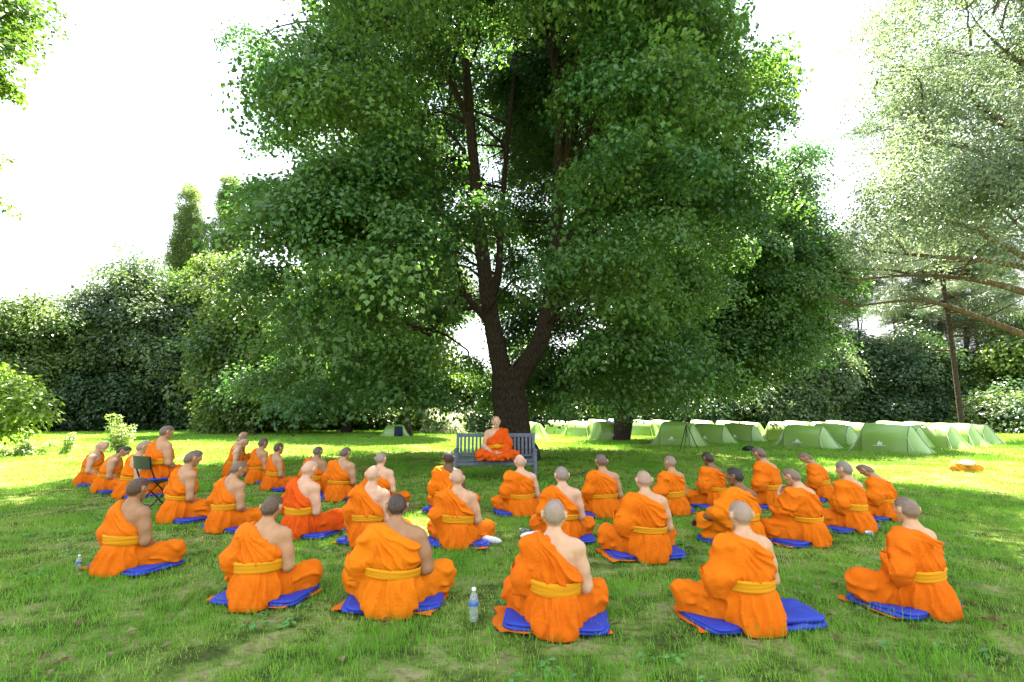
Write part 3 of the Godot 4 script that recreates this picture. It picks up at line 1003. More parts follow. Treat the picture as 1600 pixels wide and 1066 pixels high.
func head_part(h: float) -> Dictionary:
	var one := [
		bone(Vector3(0.045, -0.055, 0.012), 0.022, Vector3(0.018, -0.098, 0.058), 0.018),
		bone(Vector3(0.044, -0.018, 0.056), 0.020, Vector3(0.056, -0.012, 0.015), 0.018),
		bone(Vector3(0.010, 0.018, 0.083), 0.012, Vector3(0.046, 0.020, 0.066), 0.012),
		bone(Vector3(0.0105, -0.034, 0.096), 0.008, Vector3(0.0105, -0.034, 0.092), 0.008),
		bone(Vector3(0.031, 0.0, 0.077), 0.0135, Vector3(0.031, 0.0, 0.076), 0.0135),
		bone(Vector3(0.078, 0.022, -0.018), 0.0085, Vector3(0.072, -0.03, -0.004), 0.0075),
		bone(Vector3(0.090, 0.026, -0.030), 0.0085, Vector3(0.089, -0.004, -0.034), 0.007),
		bone(Vector3(0.088, -0.004, -0.034), 0.007, Vector3(0.074, -0.038, -0.010), 0.0085),
		bone(Vector3(0.090, 0.028, -0.028), 0.007, Vector3(0.078, 0.032, -0.006), 0.006),
	]
	var b := [
		bone(Vector3(0, 0.028, -0.020), 0.086, Vector3(0, 0.032, 0.004), 0.084, Vector3(1.13, 1.0, 1.0)),
		bone(Vector3(0, -0.004, -0.040), 0.064, Vector3(0, -0.03, -0.030), 0.056, Vector3(1.0, 1, 1)),
		bone(Vector3(0, -0.028, 0.030), 0.060, Vector3(0, -0.070, 0.040), 0.046, Vector3(1.05, 1, 1)),
		bone(Vector3(0, 0.045, 0.035), 0.058, Vector3(0, 0.02, 0.04), 0.052, Vector3(1.0, 1, 1)),
		bone(Vector3(-0.009, -0.1, 0.066), 0.015, Vector3(0.009, -0.1, 0.066), 0.015),
		bone(Vector3(0, 0.014, 0.090), 0.009, Vector3(0, -0.03, 0.114), 0.0125),
		bone(Vector3(-0.017, -0.063, 0.084), 0.0075, Vector3(0.017, -0.063, 0.084), 0.0075),
		bone(Vector3(-0.014, -0.075, 0.082), 0.008, Vector3(0.014, -0.075, 0.082), 0.008),
		bone(Vector3(0, -0.06, -0.020), 0.048, Vector3(0, -0.16, -0.036), 0.047),
	]
	b.append_array(one)
	b.append_array(mirrored(one))
	var part := nets(b, h, 130.0, 0, [[Vector3(0.031, 0.004, 0.105), 0.0175], [Vector3(-0.031, 0.004, 0.105), 0.0175], [Vector3(0.088, 0.0, -0.018), 0.009], [Vector3(-0.088, 0.0, -0.018), 0.009]])
	var code := PackedColorArray()
	for p in part.v:
		# r: cropped hair, g: brows and lash lines, b: lips
		var line: float = 0.064 if p.z > 0.066 else (lerpf(0.020, 0.064, clampf((p.z - 0.036) / 0.03, 0.0, 1.0)) if p.z > 0.036 else lerpf(-0.062, 0.020, clampf((p.z + 0.055) / 0.05, 0.0, 1.0)))
		line += 0.006 * noise.get_noise_3d(p.x * 60.0, p.y * 60.0, p.z * 60.0)
		var ear: bool = absf(p.x) > 0.074 and p.y < 0.036 and p.z > -0.045 and p.z < 0.01
		var hair: float = 0.0 if ear else smoothstep(-0.012, 0.014, p.y - line)
		var brow := 0.0
		if p.z > 0.055 and absf(p.x) > 0.012 and absf(p.x) < 0.05:
			brow = maxf(smoothstep(0.006, 0.002, absf(p.y - 0.022)), 0.9 * smoothstep(0.0045, 0.001, absf(p.y + 0.003 + 40.0 * pow(absf(p.x) - 0.031, 2.0)) - 0.001))
		var lip: float = smoothstep(0.010, 0.005, absf(p.y + 0.068)) * smoothstep(0.026, 0.018, absf(p.x)) if p.z > 0.07 else 0.0
		code.append(Color(hair, brow, lip))
	part.c = code
	for q in part.v.size(): part.v[q] += HEAD
	return part

func torso_robe() -> Array:
	return [
		bone(Vector3(0, 0.44, 0.0), 0.132, Vector3(0, 0.52, -0.008), 0.118, Vector3(0.74, 1, 1)),
		bone(Vector3(0, 0.10, -0.01), 0.155, Vector3(0, 0.32, -0.004), 0.132, Vector3(0.80, 1, 1)),
		bone(Vector3(-0.09, 0.46, -0.055), 0.075, Vector3(-0.09, 0.38, -0.05), 0.075),
		bone(Vector3(0.09, 0.46, -0.055), 0.075, Vector3(0.09, 0.38, -0.05), 0.075),
		bone(Vector3(-0.085, 0.465, 0.055), 0.074, Vector3(-0.07, 0.36, 0.06), 0.074),
		bone(Vector3(0.085, 0.465, 0.055), 0.074, Vector3(0.07, 0.36, 0.06), 0.074),
	]

func pose(kind: String, h: float, hb: float, head: Dictionary) -> Dictionary:
	# right arm and left arm: shoulder, elbow, wrist
	var rs := Vector3(-0.19, 0.515, -0.012)
	var re := Vector3(-0.25, 0.255, -0.005)
	var rw := Vector3(-0.085, 0.135, 0.215)
	var ls := Vector3(0.19, 0.515, -0.012)
	var le := Vector3(0.255, 0.265, 0.0)
	var lw := Vector3(0.09, 0.125, 0.215)
	if kind == "knee":
		le = Vector3(0.34, 0.30, 0.06)
		lw = Vector3(0.40, 0.225, 0.29)
	elif kind == "face":
		le = Vector3(0.235, 0.29, 0.15)
		lw = Vector3(0.10, 0.53, 0.20)
	var half := [
		bone(Vector3(0.12, 0.553, -0.016), 0.034, Vector3(0.02, 0.605, -0.022), 0.038),
		bone(Vector3(0.085, 0.47, -0.062), 0.048, Vector3(0.085, 0.39, -0.055), 0.045),
		bone(Vector3(0.085, 0.465, 0.045), 0.052, Vector3(0.07, 0.44, 0.048), 0.048),
	]
	var skin := [
		bone(Vector3(0, 0.43, 0), 0.112, Vector3(0, 0.51, -0.006), 0.10, Vector3(0.72, 1, 1)),
		bone(Vector3(0, 0.12, -0.005), 0.122, Vector3(0, 0.32, 0), 0.105, Vector3(0.84, 1, 1)),
		bone(Vector3(-0.155, 0.53, -0.014), 0.05, Vector3(0.155, 0.53, -0.014), 0.05),
		bone(Vector3(0, 0.56, -0.018), 0.052, Vector3(0, 0.70, -0.005), 0.046),
	]
	skin.append_array(half)
	skin.append_array(mirrored(half))
	for arm in [[rs, re, rw], [ls, le, lw]]:
		skin.append(bone(arm[0], 0.056, arm[0].lerp(arm[1], 0.55), 0.048))
		skin.append(bone(arm[0].lerp(arm[1], 0.5), 0.048, arm[1], 0.038))
		skin.append(bone(arm[1], 0.039, arm[1].lerp(arm[2], 0.35), 0.042))
		skin.append(bone(arm[1].lerp(arm[2], 0.35), 0.042, arm[2], 0.027))
	if kind == "chair":
		for s in [-1.0, 1.0]:
			skin.append(bone(Vector3(s * 0.115, -0.30, 0.43), 0.04, Vector3(s * 0.115, -0.42, 0.44), 0.034))
			skin.append(bone(Vector3(s * 0.115, -0.435, 0.43), 0.034, Vector3(s * 0.135, -0.445, 0.60), 0.026))
	var body := nets(skin, hb, 48.0, 0)
	var hr := hand_bones(rw, Vector3(1.0, -0.12, 0.35), Vector3(0, 0.8, -0.5), Vector3(0, 0.5, 1), 0.28)
	var hl: Array
	if kind == "knee": hl = hand_bones(lw, Vector3(-0.15, -0.5, 0.9), Vector3(0, -0.9, -0.3), Vector3(-1, 0, 0), 0.35)
	elif kind == "face": hl = hand_bones(lw, Vector3(-0.55, 0.9, -0.25), Vector3(-0.4, 0.1, -1), Vector3(-1, 0.2, 0.2), 0.4)
	else: hl = hand_bones(lw, Vector3(-1.0, -0.15, 0.42), Vector3(0, 0.8, -0.5), Vector3(0, 0.5, 1), 0.25)
	add_part(body, nets(hr, minf(hb * 0.55, 0.0055), 190.0, 0))
	add_part(body, nets(hl, minf(hb * 0.55, 0.0055), 190.0, 0))
	var code := PackedColorArray()
	code.resize(body.v.size())
	code.fill(Color(0, 0, 0))
	add_part(body, head)
	code.append_array(head.c)
	body.c = code
	# the robe: torso, left sleeve, lap and legs
	var robe := torso_robe()
	robe.append(bone(Vector3(0.02, 0.54, -0.012), 0.062, Vector3(0.165, 0.53, -0.012), 0.068))
	robe.append(bone(Vector3(0.10, 0.565, -0.014), 0.05, Vector3(0.05, 0.60, -0.016), 0.05))
	if kind == "knee":
		robe.append(bone(ls, 0.08, ls.lerp(le, 0.9), 0.095))
		robe.append(bone(Vector3(0.24, 0.44, -0.02), 0.05, Vector3(0.27, 0.22, -0.02), 0.06))
	elif kind == "face":
		robe.append(bone(ls, 0.08, le, 0.085))
		robe.append(bone(le, 0.085, le.lerp(lw, 0.55), 0.075))
		robe.append(bone(Vector3(0.22, 0.40, 0.02), 0.06, Vector3(0.22, 0.24, 0.1), 0.06))
	else:
		robe.append(bone(ls, 0.074, ls.lerp(le, 0.8), 0.082))
		robe.append(bone(ls.lerp(le, 0.7), 0.08, le + Vector3(0, -0.01, 0), 0.07))
		robe.append(bone(le, 0.072, le.lerp(lw, 0.75), 0.058))
	if kind == "chair":
		for s in [-1.0, 1.0]:
			robe.append(bone(Vector3(s * 0.09, 0.10, 0.0), 0.115, Vector3(s * 0.13, 0.07, 0.40), 0.085))
			robe.append(bone(Vector3(s * 0.13, 0.06, 0.42), 0.085, Vector3(s * 0.125, -0.34, 0.44), 0.085))
		robe.append(bone(Vector3(-0.06, 0.0, 0.42), 0.06, Vector3(0.06, -0.34, 0.43), 0.07))
		robe.append(bone(Vector3(0, 0.07, 0.05), 0.12, Vector3(0, 0.05, 0.38), 0.08, Vector3(0.7, 1, 1)))
		robe.append(bone(Vector3(0, 0.0, -0.09), 0.07, Vector3(0, -0.12, -0.10), 0.05, Vector3(0.4, 1, 1)))
	else:
		robe.append(bone(Vector3(-0.065, 0.09, -0.02), 0.138, Vector3(0.065, 0.09, -0.02), 0.138))
		robe.append(bone(Vector3(-0.10, 0.015, -0.10), 0.08, Vector3(0.10, 0.015, -0.10), 0.08))
		robe.append(bone(Vector3(-0.085, -0.03, -0.16), 0.055, Vector3(0.085, -0.03, -0.16), 0.055))
		robe.append(bone(Vector3(0, 0.20, -0.06), 0.09, Vector3(0, 0.02, -0.12), 0.10, Vector3(0.75, 1, 1)))
		for s in [-1.0, 1.0]:
			var raise := 0.09 if (kind == "knee" and s > 0.0) else 0.0
			robe.append(bone(Vector3(s * 0.10, 0.095, 0.02), 0.105, Vector3(s * 0.355, 0.122 + raise, 0.245), 0.08))
			robe.append(bone(Vector3(s * 0.36, 0.105 + raise, 0.255), 0.076, Vector3(s * -0.04, 0.05, 0.365 + 0.03 * s), 0.062))
			robe.append(bone(Vector3(s * 0.19, 0.02, 0.06), 0.06, Vector3(s * 0.35, 0.02, 0.23), 0.055))
		robe.append(bone(Vector3(-0.16, 0.045, 0.21), 0.07, Vector3(0.16, 0.045, 0.21), 0.07))
	var cloth := nets(robe, h, 42.0, 3 if kind == "chair" else 1)
	cloth.n = normals_of(cloth)
	return {"body": body, "robe": cloth, "kind": kind, "neck": neck}

func torso_radius(y: float, ang: float) -> float:
	var d := Vector3(sin(ang), 0, cos(ang))
	var r := 0.05
	for step in 24:
		var s := 0.0
		for b in torso_robe():
			var a: Vector3 = b[0]
			var e: Vector3 = b[2] - a
			var p := Vector3(0, y, 0) + d * r - a
			var t := clampf(p.dot(e) / e.length_squared(), 0.0, 1.0)
			s += exp(-30.0 * (((p - e * t) * b[4]).length() - lerpf(b[1], b[3], t)))
		var dist := -log(s) / 30.0
		if dist > -0.0005: break
		r -= dist * 0.9
	return r

var belt := []

func belt_radius(row: int, col: int) -> float:
	return belt[row][col]

# how one person differs: width, stoop forward, lean to a side, turn and nod of the head, knee height
func bend(p: Vector3, w: Dictionary) -> Vector3:
	var t := clampf((p.y - 0.14) / 0.5, 0.0, 1.4)
	var belly: float = 1.0 + w.fat * smoothstep(0.62, 0.45, p.y)
	var q := Vector3(p.x * belly, p.y, p.z * (1.0 + w.fat * 1.2 * smoothstep(0.62, 0.4, p.y) * smoothstep(0.3, 0.15, absf(p.z))))
	if p.y < 0.35 and absf(p.x) > 0.14 and p.z > 0.0:
		q.y *= 1.0 + w.knee * smoothstep(0.14, 0.32, absf(p.x))
	var hw := smoothstep(0.585, 0.67, p.y)
	if hw > 0.0:
		var c := Vector3(0, 0.63, -0.012)
		var r := q - c
		r = r.rotated(Vector3.RIGHT, w.nod * hw)
		r = r.rotated(Vector3.UP, w.turn * hw)
		q = c + r * lerpf(1.0, w.head, hw)
	q.z += w.stoop * t * t
	q.y -= 0.55 * w.stoop * t * t
	q.x += w.lean * t * t
	return q

func crease(x: float) -> float:
	# a rounded ridge with a sharp valley on each side
	var t := 1.0 - absf(sin(x))
	return t * sqrt(t) * (1.5 - 0.5 * t)

func fold(p: Vector3, n: Vector3, sd: float, edge_n: Vector2) -> float:
	var out := 0.0
	var ang := atan2(p.x, p.z + 0.02)
	var wa := noise2.get_noise_3d(p.x * 4.5 + sd, p.y * 4.5, p.z * 4.5)
	var wb := noise2.get_noise_3d(p.x * 8.0, p.y * 8.0 + sd, p.z * 8.0)
	var side := smoothstep(0.13, 0.20, p.x)
	# over the torso folds fan out from the left shoulder
	var up := smoothstep(0.24, 0.31, p.y)
	if up > 0.0:
		var rx := p.x - 0.14
		var ry := p.y - 0.61
		var r := sqrt(rx * rx + ry * ry)
		var fan := atan2(ry, rx)
		var keep := clampf(0.5 + 1.3 * noise2.get_noise_3d(fan * 2.5 + sd * 3.0, r * 2.0, sd), 0.0, 1.0)
		var reach := smoothstep(0.04, 0.16, r)
		out += up * (1.0 - side) * keep * reach * (crease(fan * 13.0 + wa * 1.6 + sd) * 0.032 - 0.008)
		# layers rolled along the upper edge
		var inside := -((p.x - 0.07) * edge_n.x + (p.y - 0.60) * edge_n.y)
		out += up * (1.0 - side) * smoothstep(0.11, 0.05, inside) * smoothstep(-0.002, 0.008, inside) * 0.011 * crease(inside * 62.0 + wa * 1.2 + 0.9)
		# the sleeve hangs in loops from shoulder to wrist
		var loop := p.y * 34.0 - p.z * 22.0 + 18.0 * (p.x - 0.2) + wa * 2.6 + sd * 2.0
		out += up * side * (crease(loop * 0.55) * 0.027 * clampf(0.6 + wb, 0.0, 1.0) - 0.004)
		out += up * 0.012 * smoothstep(0.42, 0.34, p.y)   # the cloth sags over the belt
		# doubled cloth hanging from the left shoulder: its edge is a step down the back
		var edge := 0.085 + 0.03 * sin(sd) + 0.12 * (p.y - 0.45)
		if n.z < 0.25: out += up * 0.014 * smoothstep(-0.005, 0.005, edge - p.x) * smoothstep(-0.25, -0.12, p.x)
		# short pulls where the cloth is gathered into the belt
		out += up * smoothstep(0.40, 0.30, p.y) * 0.012 * crease(ang * 11.0 + wb * 2.0 + sd)
	var low := smoothstep(0.26, 0.20, p.y)
	if low > 0.0:
		var behind := smoothstep(0.10, 0.02, p.z) * smoothstep(0.32, 0.26, absf(p.x))
		var pleat := crease(ang * 6.5 + 0.9 * wa + sd * 1.3)
		out += low * behind * (pleat * 0.036 - 0.010) * smoothstep(0.26, 0.12, p.y) * smoothstep(-0.06, 0.05, p.y)
		# the flap below the belt
		var mid := 0.05 * sin(sd * 1.7)
		var half := 0.085 + 0.10 * (0.25 - p.y)
		if n.z < 0.2: out += 0.019 * low * behind * smoothstep(-0.005, 0.005, half - absf(p.x - mid + 0.03))
		# long folds along the thighs and shins
		var along := Vector2(p.x, p.z).length()
		var leg := p.y * 62.0 + along * 9.0 + wa * 3.4 + ang * 2.0 + sd
		out += low * (1.0 - behind) * (crease(leg * 0.5) * 0.030 * clampf(0.45 + 1.2 * wb, 0.0, 1.0) - 0.003)
	out += 0.003 * wb
	return out

func smooth_mesh(v: PackedVector3Array, i: PackedInt32Array, c := PackedColorArray()) -> ArrayMesh:
	var arr := []
	arr.resize(Mesh.ARRAY_MAX)
	arr[Mesh.ARRAY_VERTEX] = v
	arr[Mesh.ARRAY_INDEX] = i
	arr[Mesh.ARRAY_NORMAL] = normals_of({"v": v, "i": i})
	if c.size() > 0: arr[Mesh.ARRAY_COLOR] = c
	var am := ArrayMesh.new()
	am.add_surface_from_arrays(Mesh.PRIMITIVE_TRIANGLES, arr)
	return am

func make_person(base: Dictionary, at: Vector3, turn: float, size: float, w: Dictionary, label: String, group: String) -> Node3D:
	var t := thing("person", label, "person", at, turn, group)
	t.scale = Vector3.ONE * size
	var sd: float = w.seed
	# body
	var bv: PackedVector3Array = base.body.v.duplicate()
	var bc := PackedColorArray()
	bc.resize(bv.size())
	var skin: Color = w.skin
	var hair: Color = w.hair
	for k in bv.size():
		var p := bv[k]
		var cd: Color = base.body.c[k]
		var mott := 1.0 + 0.10 * noise2.get_noise_3d(p.x * 14.0 + sd, p.y * 14.0, p.z * 14.0)
		var c := skin * mott
		if cd.r > 0.0: c = c.lerp(hair, cd.r * clampf(w.stubble + 0.10 * noise2.get_noise_3d(p.x * 40.0, p.y * 40.0 + sd, p.z * 40.0), 0.0, 1.0))
		if cd.g > 0.0: c = c.lerp(hair * 0.6, cd.g * 0.85)
		if cd.b > 0.0: c = c.lerp(Color(skin.r * 0.85, skin.g * 0.55, skin.b * 0.55), cd.b * 0.8)
		c.a = 1.0
		bc[k] = c
		bv[k] = bend(p, w)
	put(smooth_mesh(bv, base.body.i, bc), "body", M.skin, t)
	# robe
	var rv: PackedVector3Array = base.robe.v.duplicate()
	var rn: PackedVector3Array = base.robe.n
	for k in rv.size():
		var p := rv[k]
		var d := fold(p, rn[k], sd, base.neck)
		var q := p + rn[k] * d
		if base.kind != "chair": q.y = maxf(q.y, 0.002 if q.z > -0.155 else -0.046)
		rv[k] = bend(q, w)
	var robe := put(smooth_mesh(rv, base.robe.i), "robe", w.robe, t)
	# sash
	var pts := PackedVector3Array()
	var cols := 44
	var rows := 9
	var tall: float = w.get("belt_tall", 0.078 + 0.024 * sin(sd * 3.0))
	for r in rows:
		for q in cols:
			var ang := TAU * q / cols
			var y := 0.222 + tall * r / (rows - 1) + 0.012 * sin(ang + sd * 2.0)
			var rad := belt_radius(r, q) + 0.031 + 0.004 * sin(r * 2.4 + sd + 1.5 * sin(ang * 2.0 + sd))
			if r == 0 or r == rows - 1: rad -= 0.016
			pts.append(bend(Vector3(sin(ang) * rad, y, cos(ang) * rad - 0.004), w))
	var sh := Shape.new()
	sh.grid(rows, cols, pts, true)
	put(sh.mesh(), "sash", M.sash, robe)
	return t

func build_belt() -> void:
	for r in 9:
		var row := []
		for q in 44: row.append(torso_radius(0.222 + 0.095 * r / 8.0, TAU * q / 44))
		belt.append(row)

func slab(wide: float, deep: float, tall: float, sd: float, sag := 0.004) -> ArrayMesh:
	var pts := PackedVector3Array()
	var cols := 44
	var prof := [[0.0, 0.0], [0.6, 0.0], [0.95, 0.0], [0.99, 0.22], [1.0, 0.5], [0.985, 0.8], [0.95, 0.97], [0.8, 1.02], [0.5, 1.0], [0.0, 1.0]]
	for pr in prof:
		for q in cols:
			var a := TAU * q / cols
			var cx := signf(cos(a)) * pow(absf(cos(a)), 0.32)
			var cz := signf(sin(a)) * pow(absf(sin(a)), 0.32)
			var x: float = cx * wide * 0.5 * pr[0]
			var z: float = cz * deep * 0.5 * pr[0]
			var wob := noise2.get_noise_3d(x * 7.0 + sd, z * 7.0, sd)
			var y: float = tall * pr[1] + (sag * 2.0 * wob if pr[1] > 0.6 else 0.0)
			pts.append(Vector3(x * (1.0 + 0.03 * wob), y, z * (1.0 + 0.03 * wob)))
	var s := Shape.new()
	s.grid(prof.size(), cols, pts, true)
	return s.mesh()

func sheet(wide: float, deep: float, sd: float, tall := 0.012) -> ArrayMesh:
	# a thin cloth lying on grass, with rippled edges
	var pts := PackedVector3Array()
	var n := 15
	for side in 2:
		for r in n:
			for q in n:
				var x := wide * (q / (n - 1.0) - 0.5)
				var z := deep * (r / (n - 1.0) - 0.5)
				var e := maxf(absf(x) / (wide * 0.5), absf(z) / (deep * 0.5))
				var y := 0.012 + 0.02 * e * e * absf(noise2.get_noise_3d(x * 6.0 + sd, z * 6.0, 3.0))
				pts.append(Vector3(x + 0.03 * noise2.get_noise_2d(z * 5.0, sd), y + (0.005 if side == 1 else 0.0), z + 0.03 * noise2.get_noise_2d(x * 5.0, sd + 4.0)))
	var s := Shape.new()
	s.grid(n, n, pts.slice(n * n))
	return s.mesh()

func people() -> void:
	M.skin = plain(Color.WHITE, 0.58, 0.4)
	M.skin.vertex_color_use_as_albedo = true
	M.skin.normal_enabled = true
	M.skin.normal_texture = bump_tex(41, 0.06, 5.0, 512, 4)
	M.skin.normal_scale = 0.25
	M.skin.uv1_triplanar = true
	M.skin.uv1_scale = Vector3(5, 5, 5)
	var robes := []
	for c in [Color(0.69, 0.148, 0.003), Color(0.67, 0.132, 0.003), Color(0.65, 0.085, 0.004), Color(0.71, 0.175, 0.003)]:
		var m := plain(lin(c.r, c.g, c.b), 0.82, 0.25)
		m.backlight_enabled = true
		m.backlight = Color(0.3, 0.3, 0.3)
		m.normal_enabled = true
		m.normal_texture = bump_tex(40, 0.02, 5.0, 512, 3)
		m.normal_scale = 1.2
		m.uv1_triplanar = true
		m.uv1_scale = Vector3(3.0, 3.0, 3.0)
		robes.append(m)
	for m in robes: m.normal_texture = robes[0].normal_texture
	M.sash = plain(lin(0.62, 0.255, 0.008), 0.8, 0.25)
	M.cushion = plain(lin(0.022, 0.045, 0.36), 0.6, 0.4)
	M.mat = plain(lin(0.70, 0.13, 0.01), 0.85, 0.2)
	M.sock = plain(lin(0.62, 0.62, 0.62), 0.9, 0.2)
	build_belt()
	var head := head_part(0.006)
	var head2 := head_part(0.007)
	var base := {}
	base.near = pose("lap", 0.0095, 0.0105, head)
	base.far = pose("lap", 0.0145, 0.0135, head2)
	neck = Vector2(-0.45, 0.893)
	base.near_high = pose("lap", 0.0095, 0.0105, head)
	base.far_high = pose("lap", 0.0145, 0.0135, head2)
	base.knee = pose("knee", 0.012, 0.012, head)
	base.face = pose("face", 0.012, 0.012, head)
	neck = Vector2(-0.678, 0.735)
	base.chair = pose("chair", 0.015, 0.0125, head2)
	var skins := [Color(0.50, 0.28, 0.16), Color(0.41, 0.215, 0.112), Color(0.32, 0.16, 0.08), Color(0.12, 0.058, 0.03), Color(0.545, 0.315, 0.20), Color(0.19, 0.093, 0.048)]
	var hairs := [Color(0.075, 0.066, 0.065), Color(0.025, 0.022, 0.022), Color(0.16, 0.145, 0.14), Color(0.34, 0.24, 0.20)]
	var group := "people in orange robes seated on cushions before the bench"
	# torso foot column, row; head column, top row; pose; skin; hair; cover of hair; robe; width; stoop; lean; head turn; nod; knee; label
	var rows := [
		[140, 760, 160, 689, "far", 4, 3, 0.35, 1, 0.0, 0.05, 0, 0.0, 0.15, 0, "pink headed person in orange seated closest to the flowering weeds"],
		[168, 771, 190, 696, "far", 1, 1, 0.95, 0, 0.05, 0.07, 0, 0.0, 0.3, 0, "black haired person in orange looking down beside the flowering weeds"],
		[205, 779, 215, 689, "far", 0, 2, 0.6, 0, 0.0, 0.04, 0, 0.0, 0.1, 0, "person in orange half hidden behind the one on the folding chair"],
		[240, 800, 243, 665, "chair", 1, 0, 0.8, 1, 0.08, 0.03, 0, 0.0, 0.0, 0, "upright person in orange sitting on the dark folding chair"],
		[278, 818, 298, 704, "far", 1, 0, 0.8, 0, -0.05, 0.05, 0, 0.1, 0.0, 0, "slim bare armed person in orange just ahead of the folding chair"],
		[352, 834, 377, 720, "far", 1, 0, 0.75, 0, 0.02, 0.04, 0, 0.0, 0.12, 0, "grey cropped person in orange seated next to the red orange robe"],
		[192, 902, 193, 747, "near", 2, 1, 0.8, 0, 0.06, 0.01, 0, 0.15, 0.0, 0.05, "broad tan skinned person in orange seated alone at the outer left corner"],
		[370, 726, 391, 675, "far", 4, 3, 0.3, 1, 0.0, 0.05, 0, 0.0, 0.1, 0, "pink headed person behind two others in the small far cluster"],
		[366, 734, 381, 681, "far", 0, 2, 0.6, 1, 0.0, 0.05, 0, 0.0, 0.1, 0, "grey headed person in the middle of the small far cluster"],
		[366, 745, 388, 685, "far", 4, 3, 0.35, 0, 0.0, 0.06, 0, 0.0, 0.15, 0, "bald pale shouldered person in front of the small far cluster"],
		[402, 757, 419, 684, "far", 1, 0, 0.85, 0, -0.03, 0.03, 0, 0.1, 0.0, 0, "cropped person in orange between the far cluster and a bare shouldered neighbour"],
		[428, 768, 441, 692, "far", 1, 1, 0.8, 1, -0.03, 0.02, 0, 0.2, 0.0, 0, "slim bare shouldered person with dark cropped hair on a blue cushion"],
		[490, 776, 492, 697, "far", 2, 0, 0.85, 1, 0.02, 0.04, 0, 0.1, 0.12, 0, "tan person in orange partly behind the red orange robe"],
		[530, 785, 543, 698, "far", 1, 0, 0.85, 0, 0.05, 0.04, 0, 0.2, 0.05, 0, "cropped person in orange with wide sash, right of the tan one"],
		[468, 845, 473, 719, "near", 4, 3, 0.3, 2, 0.0, 0.03, 0, 0.15, 0.1, 0.2, "bald person in a red orange robe with bare pale shoulder"],
		[575, 860, 582, 727, "near", 4, 3, 0.25, 0, 0.0, 0.02, 0, 0.1, 0.0, 0, "bald person in orange directly behind the silver haired one"],
		[592, 800, 602, 707, "far", 4, 2, 0.75, 0, 0.0, 0.02, 0, 0.1, 0.0, 0, "silver haired person in orange before the bald one in second row"],
		[402, 958, 424, 775, "near", 1, 1, 0.8, 0, 0.06, 0.03, 0, 0.1, 0.05, 0.15, "dark cropped person in orange with robe tail spread over the grass"],
		[612, 970, 628, 771, "near", 2, 1, 0.9, 3, 0.14, 0.03, 0, 0.1, 0.1, 0.1, "large black haired person whose orange robe covers the whole back"],
		[700, 806, 705, 705, "far", 3, 1, 0.9, 0, 0.0, 0.02, 0, 0.0, 0.0, 0, "dark skinned person in orange seated closest below the bench"],
		[715, 862, 720, 733, "near", 0, 3, 0.4, 0, 0.03, 0.02, 0, 0.1, 0.0, 0, "pale bald person in orange with one white sock showing"],
		[815, 810, 817, 711, "far", 4, 3, 0.4, 0, 0.05, 0.01, 0, 0.0, 0.0, 0, "pink headed person in orange straight in front of the bench"],
		[880, 855, 870, 729, "near", 4, 2, 0.8, 0, 0.0, 0.02, -0.02, 0.1, 0.0, 0, "grey cropped person in orange behind the front person with a knotted robe"],
		[868, 1006, 875, 780, "near", 4, 2, 0.7, 1, 0.0, 0.0, 0, 0.0, 0.0, 0.12, "pale long necked person in front with orange cloth knotted at the shoulder"],
		[945, 812, 940, 710, "far", 1, 0, 0.8, 0, 0.02, 0.02, 0, 0.0, 0.0, 0, "cropped person in orange with narrow yellow sash facing the lime trunk"],
		[1012, 882, 1001, 735, "near", 0, 2, 0.5, 0, 0.06, 0.03, -0.01, 0.0, 0.1, 0.25, "white haired person in orange with one raised knee"],
		[1052, 808, 1043, 713, "far", 1, 2, 0.7, 0, 0.06, 0.03, -0.02, 0.0, 0.05, 0, "grey haired person in orange in line with the tripod"],
		[1118, 797, 1122, 707, "far", 5, 1, 0.9, 0, 0.02, 0.03, 0, -0.3, 0.1, 0.1, "brown skinned person in orange looking past the shaded tents"],
		[1204, 796, 1190, 698, "far", 1, 0, 0.8, 0, 0.0, 0.05, 0, -0.1, 0.05, 0, "tall cropped person in orange seated before the rounded front tent"],
		[1162, 858, 1160, 730, "knee", 5, 1, 0.95, 3, 0.08, 0.02, 0, 0.0, 0.05, 0, "dark haired person in orange resting a bare left hand on the knee"],
		[1262, 856, 1243, 731, "face", 0, 0, 0.75, 0, 0.04, 0.05, 0, 0.0, 0.15, 0.1, "person in orange with a hand raised to the mouth"],
		[1283, 784, 1262, 707, "far", 1, 0, 0.75, 0, 0.0, 0.09, 0, 0.0, 0.25, 0, "stooping person in orange with bowed head in front of the tents"],
		[1335, 835, 1322, 721, "far", 0, 2, 0.85, 0, 0.0, 0.02, 0, -0.15, 0.0, 0.1, "upright grey cropped person in orange with a bottle behind the cushion"],
		[1385, 816, 1358, 726, "far", 1, 0, 0.7, 0, 0.04, 0.10, 0, 0.0, 0.3, 0, "bowed person in orange seated at the sunlit edge of the lawn"],
		[1170, 998, 1145, 783, "near", 0, 2, 0.65, 0, 0.08, 0.02, -0.02, -0.1, 0.05, 0.1, "grey headed person in orange on a thick folded blue blanket"],
		[1442, 970, 1421, 776, "near", 0, 0, 0.75, 1, 0.03, 0.02, 0, -0.35, 0.0, 0.25, "person in orange robe with a sharp knee at the outer right corner"],
	]
	for k in rows.size():
		var r: Array = rows[k]
		if k in [18, 19, 21, 24, 25, 26, 27, 28, 31, 32, 33, 34, 35]: r[4] += "_high"
		var g := on_ground(r[0], r[1])
		var away := Vector3(g.x, 0, g.z).normalized()
		var at := g + away * 0.21
		var to: Vector3 = Vector3(TEACHER.x, 0, -16.0) - at   # they look past the bench to the trunk
		var turn := atan2(to.x, to.z) + deg_to_rad(rng.randf_range(-11, 11))
		var top := at_depth(r[2], r[3], at.z - 0.03).y
		var rest := 0.05
		if r[4] == "chair":
			rest = 0.46
		var stoop: float = r[10]
